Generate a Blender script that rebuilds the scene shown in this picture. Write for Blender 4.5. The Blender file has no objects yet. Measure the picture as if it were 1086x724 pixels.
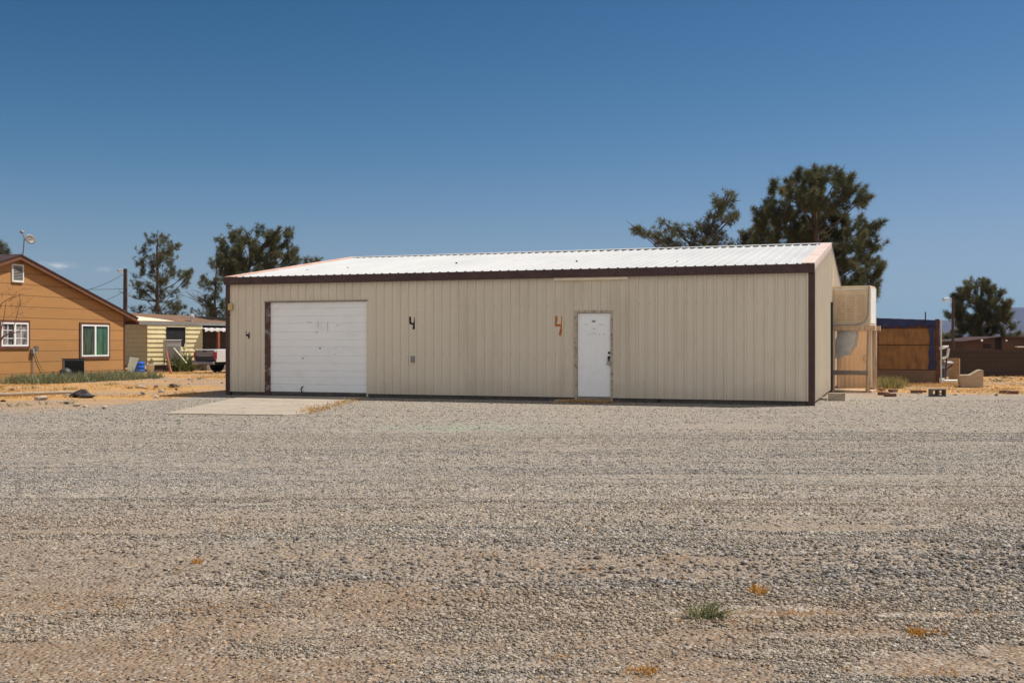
import bpy, bmesh, math, random
import numpy as np
from mathutils import Vector, Matrix

random.seed(7)
RNG = np.random.default_rng(11)
R = math.radians
scene = bpy.context.scene
COL = scene.collection
FOC, CX, HZ, EYE = 1150.0, 543.0, 364.0, 1.4      # photo focal length in px, centre, horizon row, eye height


def at(px, d):
    return (px - CX) / FOC * d


def zat(py, d):
    return EYE + (HZ - py) / FOC * d


def gd(py):
    return FOC * EYE / (py - HZ)


# ------------------------------------------------------------------ noise in numpy
def vnoise(x, y, seed=0):
    xi = np.floor(x).astype(np.int64); yi = np.floor(y).astype(np.int64)
    xf = x - xi; yf = y - yi
    u = xf * xf * (3 - 2 * xf); v = yf * yf * (3 - 2 * yf)

    def h(a, b):
        n = (a * 374761393 + b * 668265263 + seed * 1442695041) & 0xFFFFFFFF
        n = ((n ^ (n >> 13)) * 1274126177) & 0xFFFFFFFF
        return ((n ^ (n >> 16)) & 0xFFFF) / 65535.0
    return (h(xi, yi) * (1 - u) + h(xi + 1, yi) * u) * (1 - v) + (h(xi, yi + 1) * (1 - u) + h(xi + 1, yi + 1) * u) * v


def fbm(x, y, seed=0, oc=4):
    s = 0.0; a = 0.5; t = 0.0
    for o in range(oc):
        s = s + a * vnoise(x * 2 ** o + 13.7 * o, y * 2 ** o + 7.1 * o, seed + o); t += a; a *= 0.55
    return s / t


def sstep(a, b, x):
    t = np.clip((x - a) / (b - a), 0, 1)
    return t * t * (3 - 2 * t)


# ------------------------------------------------------------------ materials
def new_mat(name):
    m = bpy.data.materials.new(name); m.use_nodes = True
    nt = m.node_tree
    return m, nt, nt.nodes['Principled BSDF']


def node(nt, typ, **kw):
    n = nt.nodes.new(typ)
    for k, v in kw.items():
        setattr(n, k, v)
    return n


def mixc(nt, fac, a, b, blend='MIX'):
    n = nt.nodes.new('ShaderNodeMix'); n.data_type = 'RGBA'; n.blend_type = blend
    for s, v in ((n.inputs[0], fac), (n.inputs[6], a), (n.inputs[7], b)):
        if hasattr(v, 'links'):
            nt.links.new(v, s)
        elif isinstance(v, (int, float)):
            s.default_value = v
        else:
            s.default_value = (*v[:3], 1)
    return n.outputs[2]


def mth(nt, op, a, b=None, clamp=False):
    n = nt.nodes.new('ShaderNodeMath'); n.operation = op; n.use_clamp = clamp
    for i, v in enumerate((a, b)):
        if v is None:
            continue
        if hasattr(v, 'links'):
            nt.links.new(v, n.inputs[i])
        else:
            n.inputs[i].default_value = v
    return n.outputs[0]


def ramp(nt, src, stops):
    n = nt.nodes.new('ShaderNodeValToRGB')
    el = n.color_ramp.elements
    while len(el) < len(stops):
        el.new(0.5)
    for e, (p, c) in zip(el, stops):
        e.position = p
        e.color = (c, c, c, 1) if isinstance(c, (int, float)) else (*c, 1)
    nt.links.new(src, n.inputs[0])
    return n.outputs[0]


def noise_n(nt, coord, scale, detail=4, rough=0.55, stretch=None):
    if stretch is not None:
        mp = nt.nodes.new('ShaderNodeMapping'); mp.inputs['Scale'].default_value = stretch
        nt.links.new(coord, mp.inputs[0]); coord = mp.outputs[0]
    n = nt.nodes.new('ShaderNodeTexNoise')
    n.inputs['Scale'].default_value = scale; n.inputs['Detail'].default_value = detail
    n.inputs['Roughness'].default_value = rough
    nt.links.new(coord, n.inputs['Vector'])
    return n.outputs['Fac']


def ocoord(nt):
    return nt.nodes.new('ShaderNodeTexCoord').outputs['Object']


def bump(nt, b, h, strength=0.3, dist=0.01):
    n = nt.nodes.new('ShaderNodeBump'); n.inputs['Strength'].default_value = strength; n.inputs['Distance'].default_value = dist
    nt.links.new(h, n.inputs['Height']); nt.links.new(n.outputs[0], b.inputs['Normal'])


def mat(name, c, rough=0.7, var=0.25, vscale=2.0, dirt=None, dirt_amt=0.0, dirt_scale=5.0, stretch=None, metal=0.0, bmp=0.0, bscale=40, spec=0.35):
    """a weathered surface: base colour with broad and fine variation, dirt in patches"""
    m, nt, b = new_mat(name)
    co = ocoord(nt)
    lo = tuple(v * (1 - var) for v in c); hi = tuple(min(1, v * (1 + var)) for v in c)
    n1 = noise_n(nt, co, vscale, 5, 0.6, stretch)
    col = mixc(nt, ramp(nt, n1, [(0.3, 0.0), (0.7, 1.0)]), lo, hi)
    n3 = noise_n(nt, co, vscale * 14, 3)
    col = mixc(nt, mth(nt, 'MULTIPLY', ramp(nt, n3, [(0.35, 1.0), (0.6, 0.0)]), var * 0.8), col, tuple(v * 0.6 for v in c))
    if dirt is not None:
        n2 = noise_n(nt, co, dirt_scale, 6, 0.65, stretch)
        f = mth(nt, 'MULTIPLY', ramp(nt, n2, [(0.5, 0.0), (0.68, 1.0)]), dirt_amt)
        col = mixc(nt, f, col, dirt)
    nt.links.new(col, b.inputs['Base Color'])
    nt.links.new(mth(nt, 'ADD', mth(nt, 'MULTIPLY', n1, 0.2), rough - 0.1, True), b.inputs['Roughness'])
    b.inputs['Metallic'].default_value = metal
    b.inputs['Specular IOR Level'].default_value = spec
    if bmp:
        bump(nt, b, noise_n(nt, co, bscale, 4), bmp, 0.01)
    return m


def attr_mat(name, rough=0.8, trans=0.0, spec=0.2, attr='tint', noise=0.0):
    m, nt, b = new_mat(name)
    a = nt.nodes.new('ShaderNodeAttribute'); a.attribute_name = attr
    col = a.outputs['Color']
    if noise:
        n = noise_n(nt, ocoord(nt), 90, 3)
        col = mixc(nt, noise, col, mixc(nt, n, (0.35, 0.35, 0.35), (1, 1, 1)), 'MULTIPLY')
    nt.links.new(col, b.inputs['Base Color'])
    b.inputs['Roughness'].default_value = rough; b.inputs['Specular IOR Level'].default_value = spec
    if trans:
        t = nt.nodes.new('ShaderNodeBsdfTranslucent'); nt.links.new(col, t.inputs[0])
        mx = nt.nodes.new('ShaderNodeMixShader'); mx.inputs[0].default_value = trans
        nt.links.new(b.outputs[0], mx.inputs[1]); nt.links.new(t.outputs[0], mx.inputs[2])
        nt.links.new(mx.outputs[0], nt.nodes['Material Output'].inputs[0])
    return m


def glass_mat(name, c=(0.03, 0.04, 0.045), rough=0.08):
    m, nt, b = new_mat(name)
    co = ocoord(nt)
    n = noise_n(nt, co, 3.0, 4)
    nt.links.new(mixc(nt, n, tuple(v * 0.5 for v in c), tuple(v * 1.6 for v in c)), b.inputs['Base Color'])
    b.inputs['Roughness'].default_value = rough; b.inputs['Specular IOR Level'].default_value = 0.5
    return m


M = {}
M['panel'] = mat('painted_steel_panel', (0.70, 0.622, 0.497), 0.5, 0.05, 0.6, (0.36, 0.29, 0.21), 0.3, 1.2, (1, 1, 0.25))
nt = M['panel'].node_tree; b = nt.nodes['Principled BSDF']; co = ocoord(nt)      # mud splashed on the foot of the sheets
sp = nt.nodes.new('ShaderNodeSeparateXYZ'); nt.links.new(co, sp.inputs[0])
zz = mth(nt, 'SUBTRACT', sp.outputs[2], mth(nt, 'MULTIPLY', noise_n(nt, co, 1.6, 6, 0.7, (1, 1, 0.6)), 0.75))
prev = b.inputs['Base Color'].links[0].from_socket
nt.links.new(mixc(nt, mth(nt, 'MULTIPLY', ramp(nt, mth(nt, 'ADD', zz, 0.4), [(0.12, 1.0), (0.55, 0.0)]), 0.30), prev, (0.42, 0.33, 0.235)), b.inputs['Base Color'])
bump(nt, b, noise_n(nt, co, 1.1, 2, 0.4, (1, 1, 0.5)), 0.35, 0.05)          # oil-canning
M['panel_side'] = M['panel']
M['seam'] = mat('panel_lap_seam_paint', (0.30, 0.25, 0.19), 0.7, 0.2, 3)  # darker tan for the sheet laps and the garage header
M['brown_trim'] = mat('brown_trim_paint', (0.065, 0.034, 0.030), 0.5, 0.2, 2.5, (0.12, 0.07, 0.06), 0.4, 6)
M['faded_trim'] = mat('sun_faded_trim_paint', (0.62, 0.38, 0.29), 0.65, 0.2, 2.0, (0.75, 0.62, 0.55), 0.6, 3)
M['pale_trim'] = mat('bleached_trim_paint', (0.60, 0.475, 0.42), 0.65, 0.15, 2.0, (0.55, 0.36, 0.29), 0.7, 3)
M['roof_white'] = mat('white_roof_steel', (0.56, 0.555, 0.54), 0.45, 0.05, 1.0, (0.6, 0.55, 0.5), 0.3, 2.5, (1, 0.3, 1))
M['dark_gap'] = mat('dark_closure_foam', (0.03, 0.028, 0.027), 0.9, 0.2)
M['garage_white'] = mat('white_garage_door_paint', (0.90, 0.905, 0.90), 0.45, 0.03, 1.5, (0.6, 0.57, 0.53), 0.25, 3.0, (0.5, 1, 1))
M['door_white'] = mat('white_door_paint', (0.91, 0.915, 0.915), 0.4, 0.02, 1.5, (0.62, 0.6, 0.58), 0.15, 4.0)
M['scuffed_brown'] = mat('scuffed_brown_jamb', (0.10, 0.045, 0.035), 0.6, 0.3, 4, (0.45, 0.42, 0.4), 0.75, 5.0)
M['rust_frame'] = mat('flaking_door_frame', (0.50, 0.42, 0.33), 0.8, 0.25, 8, (0.10, 0.06, 0.04), 0.95, 14.0, bmp=0.3)
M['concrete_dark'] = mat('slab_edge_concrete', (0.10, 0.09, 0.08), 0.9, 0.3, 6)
M['concrete'] = mat('driveway_concrete', (0.355, 0.30, 0.237), 0.9, 0.12, 0.9, (0.27, 0.21, 0.15), 0.6, 1.6, bmp=0.15, bscale=30)
nt = M['concrete'].node_tree; b = nt.nodes['Principled BSDF']; co = ocoord(nt)       # hairline cracks
prev = b.inputs['Base Color'].links[0].from_socket
cr = mth(nt, 'LESS_THAN', mth(nt, 'ABSOLUTE', mth(nt, 'SUBTRACT', noise_n(nt, co, 0.55, 4, 0.6), 0.5)), 0.006)
nt.links.new(mixc(nt, mth(nt, 'MULTIPLY', cr, 0.6), prev, (0.12, 0.095, 0.075)), b.inputs['Base Color'])
M['concrete_tan'] = mat('tan_concrete', (0.40, 0.31, 0.22), 0.9, 0.15, 3, (0.25, 0.19, 0.14), 0.4, 4, bmp=0.2)
M['cmu'] = mat('grey_block_concrete', (0.13, 0.115, 0.10), 0.95, 0.2, 6, bmp=0.3)
M['black_paint'] = mat('black_spray_paint', (0.022, 0.02, 0.02), 0.7, 0.3, 10)
M['orange_paint'] = mat('orange_spray_paint', (0.52, 0.15, 0.02), 0.7, 0.3, 12)
M['black'] = mat('black_metal', (0.02, 0.02, 0.02), 0.5, 0.3, 8)
M['steel'] = mat('galvanised_sheet', (0.60, 0.60, 0.60), 0.42, 0.15, 5, (0.4, 0.38, 0.36), 0.4, 7, metal=0.6)
M['grey_box'] = mat('grey_box_paint', (0.26, 0.25, 0.235), 0.6, 0.15, 6)
M['light_grey'] = mat('light_grey_enamel', (0.42, 0.40, 0.37), 0.6, 0.12, 4, (0.3, 0.26, 0.22), 0.4, 6)
M['yellow_box'] = mat('yellowed_plastic', (0.58, 0.42, 0.18), 0.6, 0.15, 6)
M['cream_wood'] = mat('cream_painted_board', (0.86, 0.74, 0.56), 0.6, 0.1, 4)
M['wood'] = mat('weathered_lumber', (0.56, 0.40, 0.265), 0.85, 0.3, 3, (0.2, 0.13, 0.09), 0.5, 5, (3, 3, 0.4), bmp=0.2)
M['grey_wood'] = mat('greyed_plank', (0.26, 0.22, 0.18), 0.9, 0.3, 3, (0.14, 0.11, 0.09), 0.5, 5, (0.5, 3, 3), bmp=0.3)
M['plywood'] = mat('stained_plywood', (0.235, 0.118, 0.043), 0.8, 0.25, 2.2, (0.09, 0.05, 0.03), 0.8, 2.6, (2.5, 2.5, 0.8))
M['base_board'] = mat('brown_grey_fibre_board', (0.15, 0.10, 0.068), 0.85, 0.15, 2, (0.13, 0.09, 0.07), 0.5, 3)
M['rust_post'] = mat('rusty_steel_post', (0.10, 0.045, 0.03), 0.85, 0.4, 7, (0.03, 0.02, 0.018), 0.6, 9)
M['tarp'] = mat('blue_tarp_cloth', (0.009, 0.019, 0.085), 0.45, 0.35, 3, (0.03, 0.03, 0.05), 0.6, 5, bmp=0.6, bscale=12)
M['tan_steel'] = mat('tan_ribbed_steel', (0.74, 0.52, 0.33), 0.6, 0.08, 1.0, (0.45, 0.3, 0.18), 0.4, 2, (1, 1, 0.3))
M['cooler'] = mat('aged_cooler_enamel', (0.72, 0.58, 0.40), 0.6, 0.12, 3, (0.33, 0.25, 0.17), 0.5, 5)
M['cooler_pad'] = mat('dusty_louvre_panel', (0.60, 0.47, 0.33), 0.8, 0.08, 5, (0.42, 0.32, 0.22), 0.3, 8)
M['white_paint'] = mat('white_paint', (0.78, 0.77, 0.74), 0.5, 0.06, 3, (0.5, 0.45, 0.4), 0.35, 5)
M['vinyl'] = mat('white_vinyl_frame', (0.80, 0.80, 0.79), 0.4, 0.03, 3)
M['glass'] = glass_mat('window_glass')
M['blind'] = mat('pale_curtain', (0.42, 0.40, 0.38), 0.8, 0.3, 6, (0.1, 0.1, 0.1), 0.6, 5, (4, 4, 0.5))
M['green_curtain'] = mat('green_curtain', (0.05, 0.16, 0.075), 0.6, 0.3, 4, (0.03, 0.06, 0.04), 0.5, 4, (3, 3, 0.5))
M['orange_side'] = None
M['house_trim'] = mat('dark_brown_house_trim', (0.13, 0.055, 0.032), 0.65, 0.25, 3)
M['fascia'] = mat('red_brown_fascia', (0.15, 0.065, 0.033), 0.65, 0.2, 2.5)
M['shingle'] = mat('brown_shingles', (0.14, 0.085, 0.06), 0.9, 0.3, 4, bmp=0.4)
M['dark_shingle'] = mat('dark_edge_shingles', (0.055, 0.032, 0.03), 0.9, 0.3, 4)
M['mobile_roof'] = mat('brown_coated_roof', (0.17, 0.098, 0.058), 0.9, 0.15, 1.5, (0.12, 0.07, 0.042), 0.5, 2)
M['patch'] = mat('cream_roof_patch', (0.68, 0.56, 0.40), 0.8, 0.1, 2)
M['cream_siding'] = mat('cream_lap_siding', (0.72, 0.61, 0.34), 0.6, 0.08, 1.5, (0.5, 0.4, 0.24), 0.4, 2.5)
M['siding_painted_shade'] = mat('cream_siding_painted_shade', (0.42, 0.36, 0.22), 0.7, 0.08, 1.5)  # cream siding darkened: the end wall's shade is put into the colour
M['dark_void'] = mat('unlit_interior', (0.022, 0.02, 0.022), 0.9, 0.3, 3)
M['skirting'] = mat('brown_skirting_panel', (0.12, 0.085, 0.06), 0.85, 0.3, 3)
M['truck_white'] = mat('white_vehicle_paint', (0.62, 0.62, 0.61), 0.25, 0.03, 2, spec=0.5)
M['truck_painted_shade'] = mat('vehicle_white_painted_shade', (0.20, 0.19, 0.20), 0.35, 0.08, 2, spec=0.5)  # white body colour with the tailgate's shade painted in
M['truck_dark'] = mat('dark_lower_band', (0.03, 0.03, 0.033), 0.5, 0.2, 4)  # darker lower part of the tailgate
M['chrome'] = mat('dull_chrome', (0.34, 0.33, 0.32), 0.35, 0.1, 5, metal=0.9)
M['tail_red'] = mat('red_lens', (0.30, 0.012, 0.015), 0.25, 0.2, 10, spec=0.5)
M['rubber'] = mat('tyre_rubber', (0.018, 0.018, 0.018), 0.85, 0.2, 8)
M['barrel'] = mat('blue_plastic', (0.015, 0.11, 0.52), 0.4, 0.12, 3)
M['bucket'] = mat('off_white_plastic', (0.70, 0.63, 0.53), 0.6, 0.1, 4, (0.45, 0.35, 0.25), 0.4, 5)
M['pale_board'] = mat('pale_green_sheet', (0.42, 0.43, 0.33), 0.8, 0.2, 5, (0.6, 0.58, 0.5), 0.6, 8)
M['red_wood'] = mat('red_brown_stick', (0.30, 0.10, 0.055), 0.8, 0.2, 4)
M['pole_wood'] = mat('creosote_pole', (0.075, 0.05, 0.038), 0.9, 0.3, 4, stretch=(3, 3, 0.3), bmp=0.3)
M['wire'] = mat('dark_cable', (0.035, 0.035, 0.04), 0.7, 0.1)
M['dish'] = mat('satellite_dish_grey', (0.16, 0.14, 0.12), 0.5, 0.1, 5)
M['bark'] = mat('pine_bark', (0.095, 0.065, 0.048), 0.95, 0.35, 5, stretch=(3, 3, 0.6), bmp=0.4)
M['twig'] = mat('bare_twigs', (0.14, 0.085, 0.05), 0.9, 0.3, 6)
M['needles'] = attr_mat('pine_needles', 0.6, 0.35, 0.25)
M['blades'] = attr_mat('grass_blades', 0.8, 0.25, 0.1)
M['stones'] = attr_mat('crushed_stone', 0.85, 0, 0.3, noise=0.2)
M['brick_red'] = mat('broken_red_brick', (0.15, 0.075, 0.05), 0.9, 0.25, 10, (0.1, 0.06, 0.05), 0.5, 14, bmp=0.3)
M['tarp_black'] = mat('black_plastic_sheet', (0.05, 0.042, 0.04), 0.5, 0.4, 5, bmp=0.6, bscale=8)
M['log'] = mat('bleached_log', (0.36, 0.29, 0.22), 0.9, 0.25, 4, stretch=(0.5, 4, 4), bmp=0.4)
M['rock_white'] = mat('pale_rock', (0.44, 0.36, 0.28), 0.9, 0.15, 6, bmp=0.3)
M['rock_dark'] = mat('dark_rock', (0.08, 0.06, 0.05), 0.9, 0.3, 6, bmp=0.3)
M['card'] = mat('brown_cardboard', (0.34, 0.22, 0.12), 0.9, 0.15, 5)
M['brown_stucco'] = mat('brown_shed_wall', (0.085, 0.048, 0.031), 0.9, 0.12, 2, bmp=0.2)
M['pvc'] = mat('grey_pipe', (0.26, 0.25, 0.245), 0.5, 0.2, 3)


def siding_mat(name, c, step, line=0.045, z0=0.0):
    """board siding: a dark groove every `step` metres in height, each board a little different"""
    m, nt, b = new_mat(name)
    co = ocoord(nt)
    sp = nt.nodes.new('ShaderNodeSeparateXYZ'); nt.links.new(co, sp.inputs[0])
    v = mth(nt, 'DIVIDE', mth(nt, 'ADD', sp.outputs[2], z0), step)
    fr = mth(nt, 'FRACT', v); idx = mth(nt, 'FLOOR', v)
    wn = nt.nodes.new('ShaderNodeTexWhiteNoise'); wn.noise_dimensions = '1D'; nt.links.new(idx, wn.inputs['W'])
    n1 = noise_n(nt, co, 1.3, 5, 0.6, (1, 1, 2.5))
    col = mixc(nt, n1, tuple(x * 0.86 for x in c), tuple(min(1, x * 1.12) for x in c))
    col = mixc(nt, mth(nt, 'MULTIPLY', wn.outputs[0], 0.22), col, tuple(x * 0.6 for x in c))
    groove = mth(nt, 'LESS_THAN', fr, line / step)
    col = mixc(nt, mth(nt, 'MULTIPLY', groove, 0.6), col, tuple(x * 0.35 for x in c))
    nt.links.new(col, b.inputs['Base Color']); b.inputs['Roughness'].default_value = 0.75
    h = mth(nt, 'SUBTRACT', 1.0, groove)
    bump(nt, b, h, 0.6, 0.02)
    return m


M['orange_siding'] = siding_mat('orange_board_siding', (0.42, 0.208, 0.066), 0.40, 0.032, 0.1)


def block_mat():
    m, nt, b = new_mat('block_masonry')
    co = ocoord(nt)
    br = nt.nodes.new('ShaderNodeTexBrick')
    mp = nt.nodes.new('ShaderNodeMapping'); mp.inputs['Rotation'].default_value = (R(90), 0, 0)
    nt.links.new(co, mp.inputs[0]); nt.links.new(mp.outputs[0], br.inputs[0])
    br.inputs['Scale'].default_value = 1.0; br.inputs['Brick Width'].default_value = 0.4; br.inputs['Row Height'].default_value = 0.2
    br.inputs['Mortar Size'].default_value = 0.012
    br.inputs['Color1'].default_value = (0.06, 0.039, 0.03, 1); br.inputs['Color2'].default_value = (0.052, 0.034, 0.026, 1)
    br.inputs['Mortar'].default_value = (0.038, 0.026, 0.021, 1)
    col = mixc(nt, mth(nt, 'MULTIPLY', noise_n(nt, co, 3, 5), 0.5), br.outputs['Color'], (0.04, 0.028, 0.023))
    nt.links.new(col, b.inputs['Base Color']); b.inputs['Roughness'].default_value = 0.95
    bump(nt, b, br.outputs['Fac'], -0.5, 0.01)
    return m


M['block'] = block_mat()


# ------------------------------------------------------------------ mesh builder
class MB:
    def __init__(self):
        self.v = []; self.f = []; self.mi = []; self.cur = 0

    def add(self, verts, faces):
        o = len(self.v)
        self.v += [tuple(p) for p in verts]
        for f in faces:
            self.f.append(tuple(i + o for i in f)); self.mi.append(self.cur)
        return self

    def box(self, c, s, rz=0.0, rot=None):
        hx, hy, hz = s[0] / 2, s[1] / 2, s[2] / 2
        mt = rot if rot is not None else Matrix.Rotation(rz, 3, 'Z')
        vs = []
        for z in (-hz, hz):
            for x, y in ((-hx, -hy), (hx, -hy), (hx, hy), (-hx, hy)):
                p = mt @ Vector((x, y, z)); vs.append((p.x + c[0], p.y + c[1], p.z + c[2]))
        return self.add(vs, [(3, 2, 1, 0), (4, 5, 6, 7), (0, 1, 5, 4), (1, 2, 6, 5), (2, 3, 7, 6), (3, 0, 4, 7)])

    def bb(self, x0, x1, y0, y1, z0, z1):
        return self.box(((x0 + x1) / 2, (y0 + y1) / 2, (z0 + z1) / 2), (x1 - x0, y1 - y0, z1 - z0))

    def prism(self, poly, axis, a, b):
        """poly of 2D points extruded along axis ('x','y','z') from a to b"""
        def P(p, t):
            return {'x': (t, p[0], p[1]), 'y': (p[0], t, p[1]), 'z': (p[0], p[1], t)}[axis]
        n = len(poly)
        vs = [P(p, a) for p in poly] + [P(p, b) for p in poly]
        fs = [tuple(range(n))[::-1], tuple(range(n, 2 * n))] + [(i, (i + 1) % n, n + (i + 1) % n, n + i) for i in range(n)]
        return self.add(vs, fs)

    def tube(self, pts, radii, n=8, cap=True):
        pts = [Vector(p) for p in pts]
        if isinstance(radii, (int, float)):
            radii = [radii] * len(pts)
        vs = []; up0 = None
        for i, p in enumerate(pts):
            d = (pts[min(i + 1, len(pts) - 1)] - pts[max(i - 1, 0)]).normalized()
            a = Vector((0, 0, 1)) if abs(d.z) < 0.9 else Vector((1, 0, 0))
            s = d.cross(a).normalized() if up0 is None else (up0 - d * up0.dot(d)).normalized()
            up0 = s; t = d.cross(s)
            for k in range(n):
                an = 2 * math.pi * k / n
                vs.append(p + (s * math.cos(an) + t * math.sin(an)) * radii[i])
        fs = []
        for i in range(len(pts) - 1):
            for k in range(n):
                k2 = (k + 1) % n
                fs.append((i * n + k, i * n + k2, (i + 1) * n + k2, (i + 1) * n + k))
        if cap:
            fs.append(tuple(range(n))[::-1]); fs.append(tuple(range((len(pts) - 1) * n, len(pts) * n)))
        return self.add(vs, fs)

    def lathe(self, prof, c=(0, 0, 0), n=20):
        vs = []
        for r, z in prof:
            for k in range(n):
                a = 2 * math.pi * k / n
                vs.append((c[0] + r * math.cos(a), c[1] + r * math.sin(a), c[2] + z))
        fs = [(i * n + k, i * n + (k + 1) % n, (i + 1) * n + (k + 1) % n, (i + 1) * n + k) for i in range(len(prof) - 1) for k in range(n)]
        fs.append(tuple(range(n))[::-1]); fs.append(tuple(range((len(prof) - 1) * n, len(prof) * n)))
        return self.add(vs, fs)

    def rock(self, c, s, seed, sub=2):
        bm = bmesh.new(); bmesh.ops.create_icosphere(bm, subdivisions=sub, radius=1.0)
        rr = random.Random(seed)
        off = [Vector((rr.uniform(-1, 1), rr.uniform(-1, 1), rr.uniform(-1, 1))).normalized() for _ in range(9)]
        vs = []
        for v in bm.verts:
            p = v.co.copy(); k = 1.0
            for o in off:
                dd = p.dot(o)
                if dd > 0.62:
                    k *= 1 - (dd - 0.62) * 0.75
            vs.append((c[0] + p.x * k * s[0], c[1] + p.y * k * s[1], c[2] + p.z * k * s[2]))
        fs = [tuple(v.index for v in f.verts) for f in bm.faces]
        bm.free()
        return self.add(vs, fs)

    def build(self, name, mats, parent=None, smooth=False, bevel=0.0):
        me = bpy.data.meshes.new(name)
        me.from_pydata(self.v, [], self.f); me.validate()
        if not isinstance(mats, (list, tuple)):
            mats = [mats]
        for m in mats:
            me.materials.append(m)
        if len(mats) > 1 and len(me.polygons) == len(self.mi):
            me.polygons.foreach_set('material_index', self.mi)
        if smooth:
            me.polygons.foreach_set('use_smooth', [True] * len(me.polygons))
        o = bpy.data.objects.new(name, me); COL.objects.link(o)
        if parent is not None:
            o.parent = parent
        if bevel:
            md = o.modifiers.new('edge', 'BEVEL'); md.width = bevel; md.segments = 2; md.limit_method = 'ANGLE'; md.angle_limit = R(40)
        return o


def tag(o, label=None, cat=None, group=None, kind=None):
    if label: o['label'] = label
    if cat: o['category'] = cat
    if group: o['group'] = group
    if kind: o['kind'] = kind
    return o


def empty(name, loc, rz=0.0, label=None, cat=None, group=None):
    o = bpy.data.objects.new(name, None); COL.objects.link(o)
    o.location = loc; o.rotation_euler = (0, 0, rz); o.empty_display_size = 0.2
    return tag(o, label, cat, group)


def place(o, loc, rz=0.0):
    o.location = loc; o.rotation_euler = (0, 0, rz); return o


def np_mesh(name, verts, faces, material, tint=None, parent=None, smooth=False):
    """verts (N,3), faces (F,k) numpy arrays; tint (N,3) per-vertex colour"""
    me = bpy.data.meshes.new(name)
    nv = len(verts); nf, k = faces.shape
    me.vertices.add(nv); me.vertices.foreach_set('co', np.ascontiguousarray(verts, dtype=np.float32).ravel())
    me.loops.add(nf * k); me.loops.foreach_set('vertex_index', np.ascontiguousarray(faces, dtype=np.int32).ravel())
    me.polygons.add(nf)
    me.polygons.foreach_set('loop_start', np.arange(0, nf * k, k, dtype=np.int32))
    if smooth:
        me.polygons.foreach_set('use_smooth', np.ones(nf, dtype=bool))
    me.update(calc_edges=True)
    if tint is not None:
        a = me.color_attributes.new('tint', 'FLOAT_COLOR', 'POINT')
        c = np.ones((nv, 4), np.float32); c[:, :3] = tint
        a.data.foreach_set('color', c.ravel())
    me.materials.append(material)
    o = bpy.data.objects.new(name, me); COL.objects.link(o)
    if parent is not None:
        o.parent = parent
    return o


# ------------------------------------------------------------------ camera, world, sun
cam = bpy.data.cameras.new('camera'); co_ = bpy.data.objects.new('camera', cam); COL.objects.link(co_)
co_.location = (0, 0, EYE); co_.rotation_euler = (R(90), 0, 0)
cam.sensor_width = 36.0; cam.lens = 36.0 * FOC / 1086.0
cam.shift_y = 2.0 / 1086.0
cam.clip_end = 30000; cam.clip_start = 0.05
scene.camera = co_

SUN_EL, SUN_DIR = R(58.5), Vector((math.cos(R(19)), math.sin(R(19)), 0))
w = bpy.data.worlds.new('World'); scene.world = w; w.use_nodes = True
nt = w.node_tree; bg = nt.nodes['Background']
SKYPG = ((2.35, 0.098), (1.8, 0.163), (1.85, 0.124))
sky = nt.nodes.new('ShaderNodeTexSky'); sky.sky_type = 'NISHITA'; sky.sun_disc = False
sky.sun_elevation = SUN_EL; sky.sun_rotation = math.atan2(SUN_DIR.x, SUN_DIR.y)
sky.altitude = 900; sky.air_density = 1.0; sky.dust_density = 0.25; sky.ozone_density = 3.0
# a few wisps of cloud low over the left hills
tc = nt.nodes.new('ShaderNodeTexCoord'); sp = nt.nodes.new('ShaderNodeSeparateXYZ'); nt.links.new(tc.outputs['Generated'], sp.inputs[0])
u_ = mth(nt, 'DIVIDE', sp.outputs[0], mth(nt, 'MAXIMUM', sp.outputs[1], 0.05)); v_ = mth(nt, 'DIVIDE', sp.outputs[2], mth(nt, 'MAXIMUM', sp.outputs[1], 0.05))
cmask = None
for cu, cv, su, sv, amp in ((-0.418, 0.0715, 0.012, 0.0028, 1.0), (-0.434, 0.0735, 0.006, 0.0018, 0.5), (-0.376, 0.068, 0.008, 0.0022, 0.45)):
    du = mth(nt, 'DIVIDE', mth(nt, 'ADD', u_, -cu), su); dv = mth(nt, 'DIVIDE', mth(nt, 'ADD', v_, -cv), sv)
    r2 = mth(nt, 'ADD', mth(nt, 'MULTIPLY', du, du), mth(nt, 'MULTIPLY', dv, dv))
    g = mth(nt, 'MULTIPLY', mth(nt, 'POWER', 2.718, mth(nt, 'MULTIPLY', r2, -1.0)), amp)
    cmask = g if cmask is None else mth(nt, 'ADD', cmask, g)
cn = noise_n(nt, tc.outputs['Generated'], 120, 5, 0.6, (1, 1, 3))
cmask = mth(nt, 'MULTIPLY', mth(nt, 'MULTIPLY', cmask, ramp(nt, cn, [(0.35, 0.0), (0.65, 1.0)])), 0.55, True)
# clear dry desert air, deepened the way a polarising filter does
tc_world = tc
sc_ = nt.nodes.new('ShaderNodeSeparateColor'); nt.links.new(sky.outputs[0], sc_.inputs[0])
cc_ = nt.nodes.new('ShaderNodeCombineColor')
for k, (p_, g_) in enumerate(SKYPG):
    y_ = mth(nt, 'MULTIPLY', mth(nt, 'POWER', sc_.outputs[k], p_), g_ * 1.16)
    q_ = mth(nt, 'POWER', mth(nt, 'ADD', 1.0, mth(nt, 'POWER', mth(nt, 'DIVIDE', y_, (2.7, 4.1, 6.2)[k]), 2.0)), 0.5)
    nt.links.new(mth(nt, 'DIVIDE', y_, q_), cc_.inputs[k])
k2 = cc_.outputs[0]
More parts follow.
